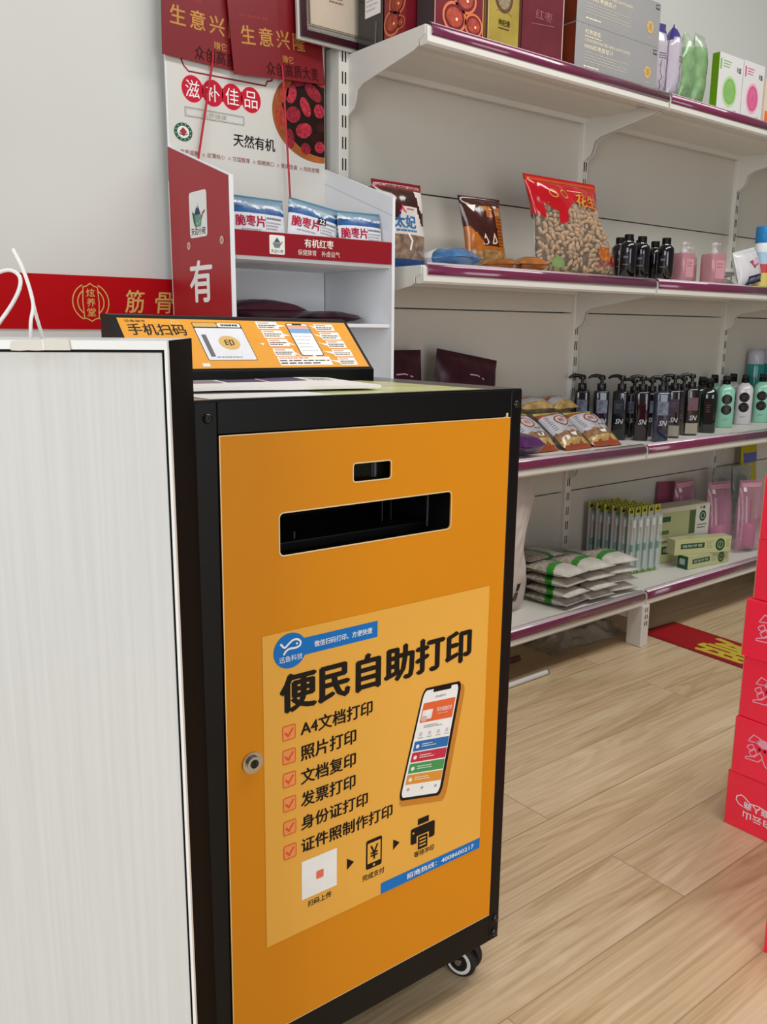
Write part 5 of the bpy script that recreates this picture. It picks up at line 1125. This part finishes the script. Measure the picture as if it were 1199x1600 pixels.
tag(b.build('metal_rod', loc=(1.630, 1.565, 0), rot=(0, 0, 0)), 'white metal rod lying on the floor in front of the shelves', 'rod')
b = MB(); b.tube([(-.2, 0, .009), (.2, 0, .009)], .009, mat('brown_tube', '5A3A36', .4, var=.1), 14)
tag(b.build('metal_rod', loc=(1.675, 1.69, 0)), 'brown rod lying in the shade under the bottom shelf', 'rod')
PLB = mat('thin_plastic_bag', 'B9B4A6', .25, var=.2, scale=20, alpha=.6, coat=.5)
b = MB(); nu, nv = 46, 30; vs = []
for j in range(nv + 1):
    for i in range(nu + 1):
        u, v = i / nu * 2 - 1, j / nv * 2 - 1; rr_ = min(1, sqrt(u * u + v * v)); e = 1 + .22 * noise.noise(Vector((u * 2, v * 2, 4)))
        z = .052 * max(0, 1 - rr_ ** 2) * (1 + .9 * noise.noise(Vector((u * 4, v * 4, 9)))) + .010 * abs(noise.noise(Vector((u * 11, v * 9, 2)))) + .001
        vs.append((u * .19 * e, v * .085 * e, max(.0008, z)))
b.add(vs, [(j * (nu + 1) + i, j * (nu + 1) + i + 1, (j + 1) * (nu + 1) + i + 1, (j + 1) * (nu + 1) + i) for j in range(nv) for i in range(nu)], PLB, True)
tag(b.build('plastic_bag', loc=(2.175, 1.735, 0), rot=(0, 0, radians(-4))), 'crumpled clear plastic bag on the floor under the bottom shelf', 'bag')

# red cartons at the right edge
PKL = ink('F2A6BC', .35); WKL = ink('F6E4EC', .35)
def box_print(fig):
    def pr(b, l, d_, h):
        # l: (distance from the far corner, height)
        if fig:
            b.stroke(l, [(.030, .076), (.040, .092), (.055, .088), (.047, .078), (.030, .076)], .0022, PKL, .0004); b.poly(l, [(.044, .078), (.056, .088), (.090, .086), (.088, .074), (.06, .070)], PKL, .0004)
            b.stroke(l, [(.030, .066), (.040, .072), (.044, .064), (.036, .058), (.030, .062), (.030, .066)], .0022, PKL, .0005); b.stroke(l, [(.034, .054), (.046, .064), (.050, .054), (.040, .046), (.034, .054)], .0022, PKL, .0006)
            b.stroke(l, [(.028, .042), (.046, .048), (.056, .060), (.062, .050), (.054, .040), (.028, .038), (.028, .042)], .0022, PKL, .0005); b.stroke(l, [(.062, .048), (.068, .036), (.080, .030), (.098, .040)], .0024, PKL, .0005)
            for k in range(3): b.disc(l, .054 + .011 * k, .066, .003, .0035, ink('7A1430'), .0007, 12)
        else:
            b.stroke(l, [(.038, .052), (.030, .054), (.023, .061), (.024, .069), (.033, .075), (.040, .073), (.052, .064), (.070, .066), (.086, .063), (.094, .056)], .0022, WKL, .0005)
            b.text(l, '商人商', .040, .049, .092, .064, WKL, .0006, .03, 2); b.text(l, '白云山', .040, .028, .098, .044, WKL, .0006, .03, 2)
    return pr
def red_carton(label, x, y1, z, h, rz, fig, d_=.30, w_=.24):
    b = MB(); b.box(0, w_, -d_, 0, 0, h - .0006, CARTON, .0022)
    l = lambda u, v, n: Vector((-n, -u, v))
    box_print(fig)(b, l, d_, h)
    b.stroke(l, [(.0012, .002), (.0012, h - .003)], .0016, KRAFT, .0003)
    tag(b.build('red_carton', loc=(x, y1, z), rot=(0, 0, rz)), label, 'carton', 'red cartons by the right edge')
LV = [(1.552, .8245, 0, .118, 0, 0, 'red carton with white upside-down writing, at the base of the stack'), (1.549, .818, .1185, .119, 1.2, 1, 'red carton with pink line drawing, second from the floor'), (1.553, .8155, .238, .125, -1.5, 1, 'red carton with pink line drawing, third from the floor'), (1.548, .8195, .3635, .1165, .8, 1, 'red carton with pink line drawing, fourth from the floor'), (1.554, .8095, .4805, .1185, -2, 1, 'red carton, second from the top of the stack'), (1.55, .807, .5995, .1205, .5, 1, 'red carton at the top of the stack')]
for x, y, z, h, a, f, l in LV: red_carton(l, x, y, z, h, radians(a), f)
red_carton('red carton on the floor at the lower right edge, apart from the stack', 1.252, .578, 0, .118, radians(0), 0, .25, .2)

# every loose thing rests exactly on what carries it
def zmin(o):
    z = 1e9
    for c in [o] + [x for x in bpy.data.objects if x.parent == o or (x.parent and x.parent.parent == o)]:
        if c.type == 'MESH':
            m = wmat(c); z = min(z, min((m @ v.co).z for v in c.data.vertices))
    return z
for o in [x for x in bpy.data.objects if x.parent is None and x.get('group') or x.get('category') in ('certificate', 'pouch', 'can', 'bag', 'box', 'packet')]:
    if o.parent or o.type not in ('MESH', 'EMPTY'): continue
    for S in (S1, S2, S3, S4, 1.128, .993):
        if abs(o.location.z - S) < .016: o.location.z += S + .0004 - zmin(o); break
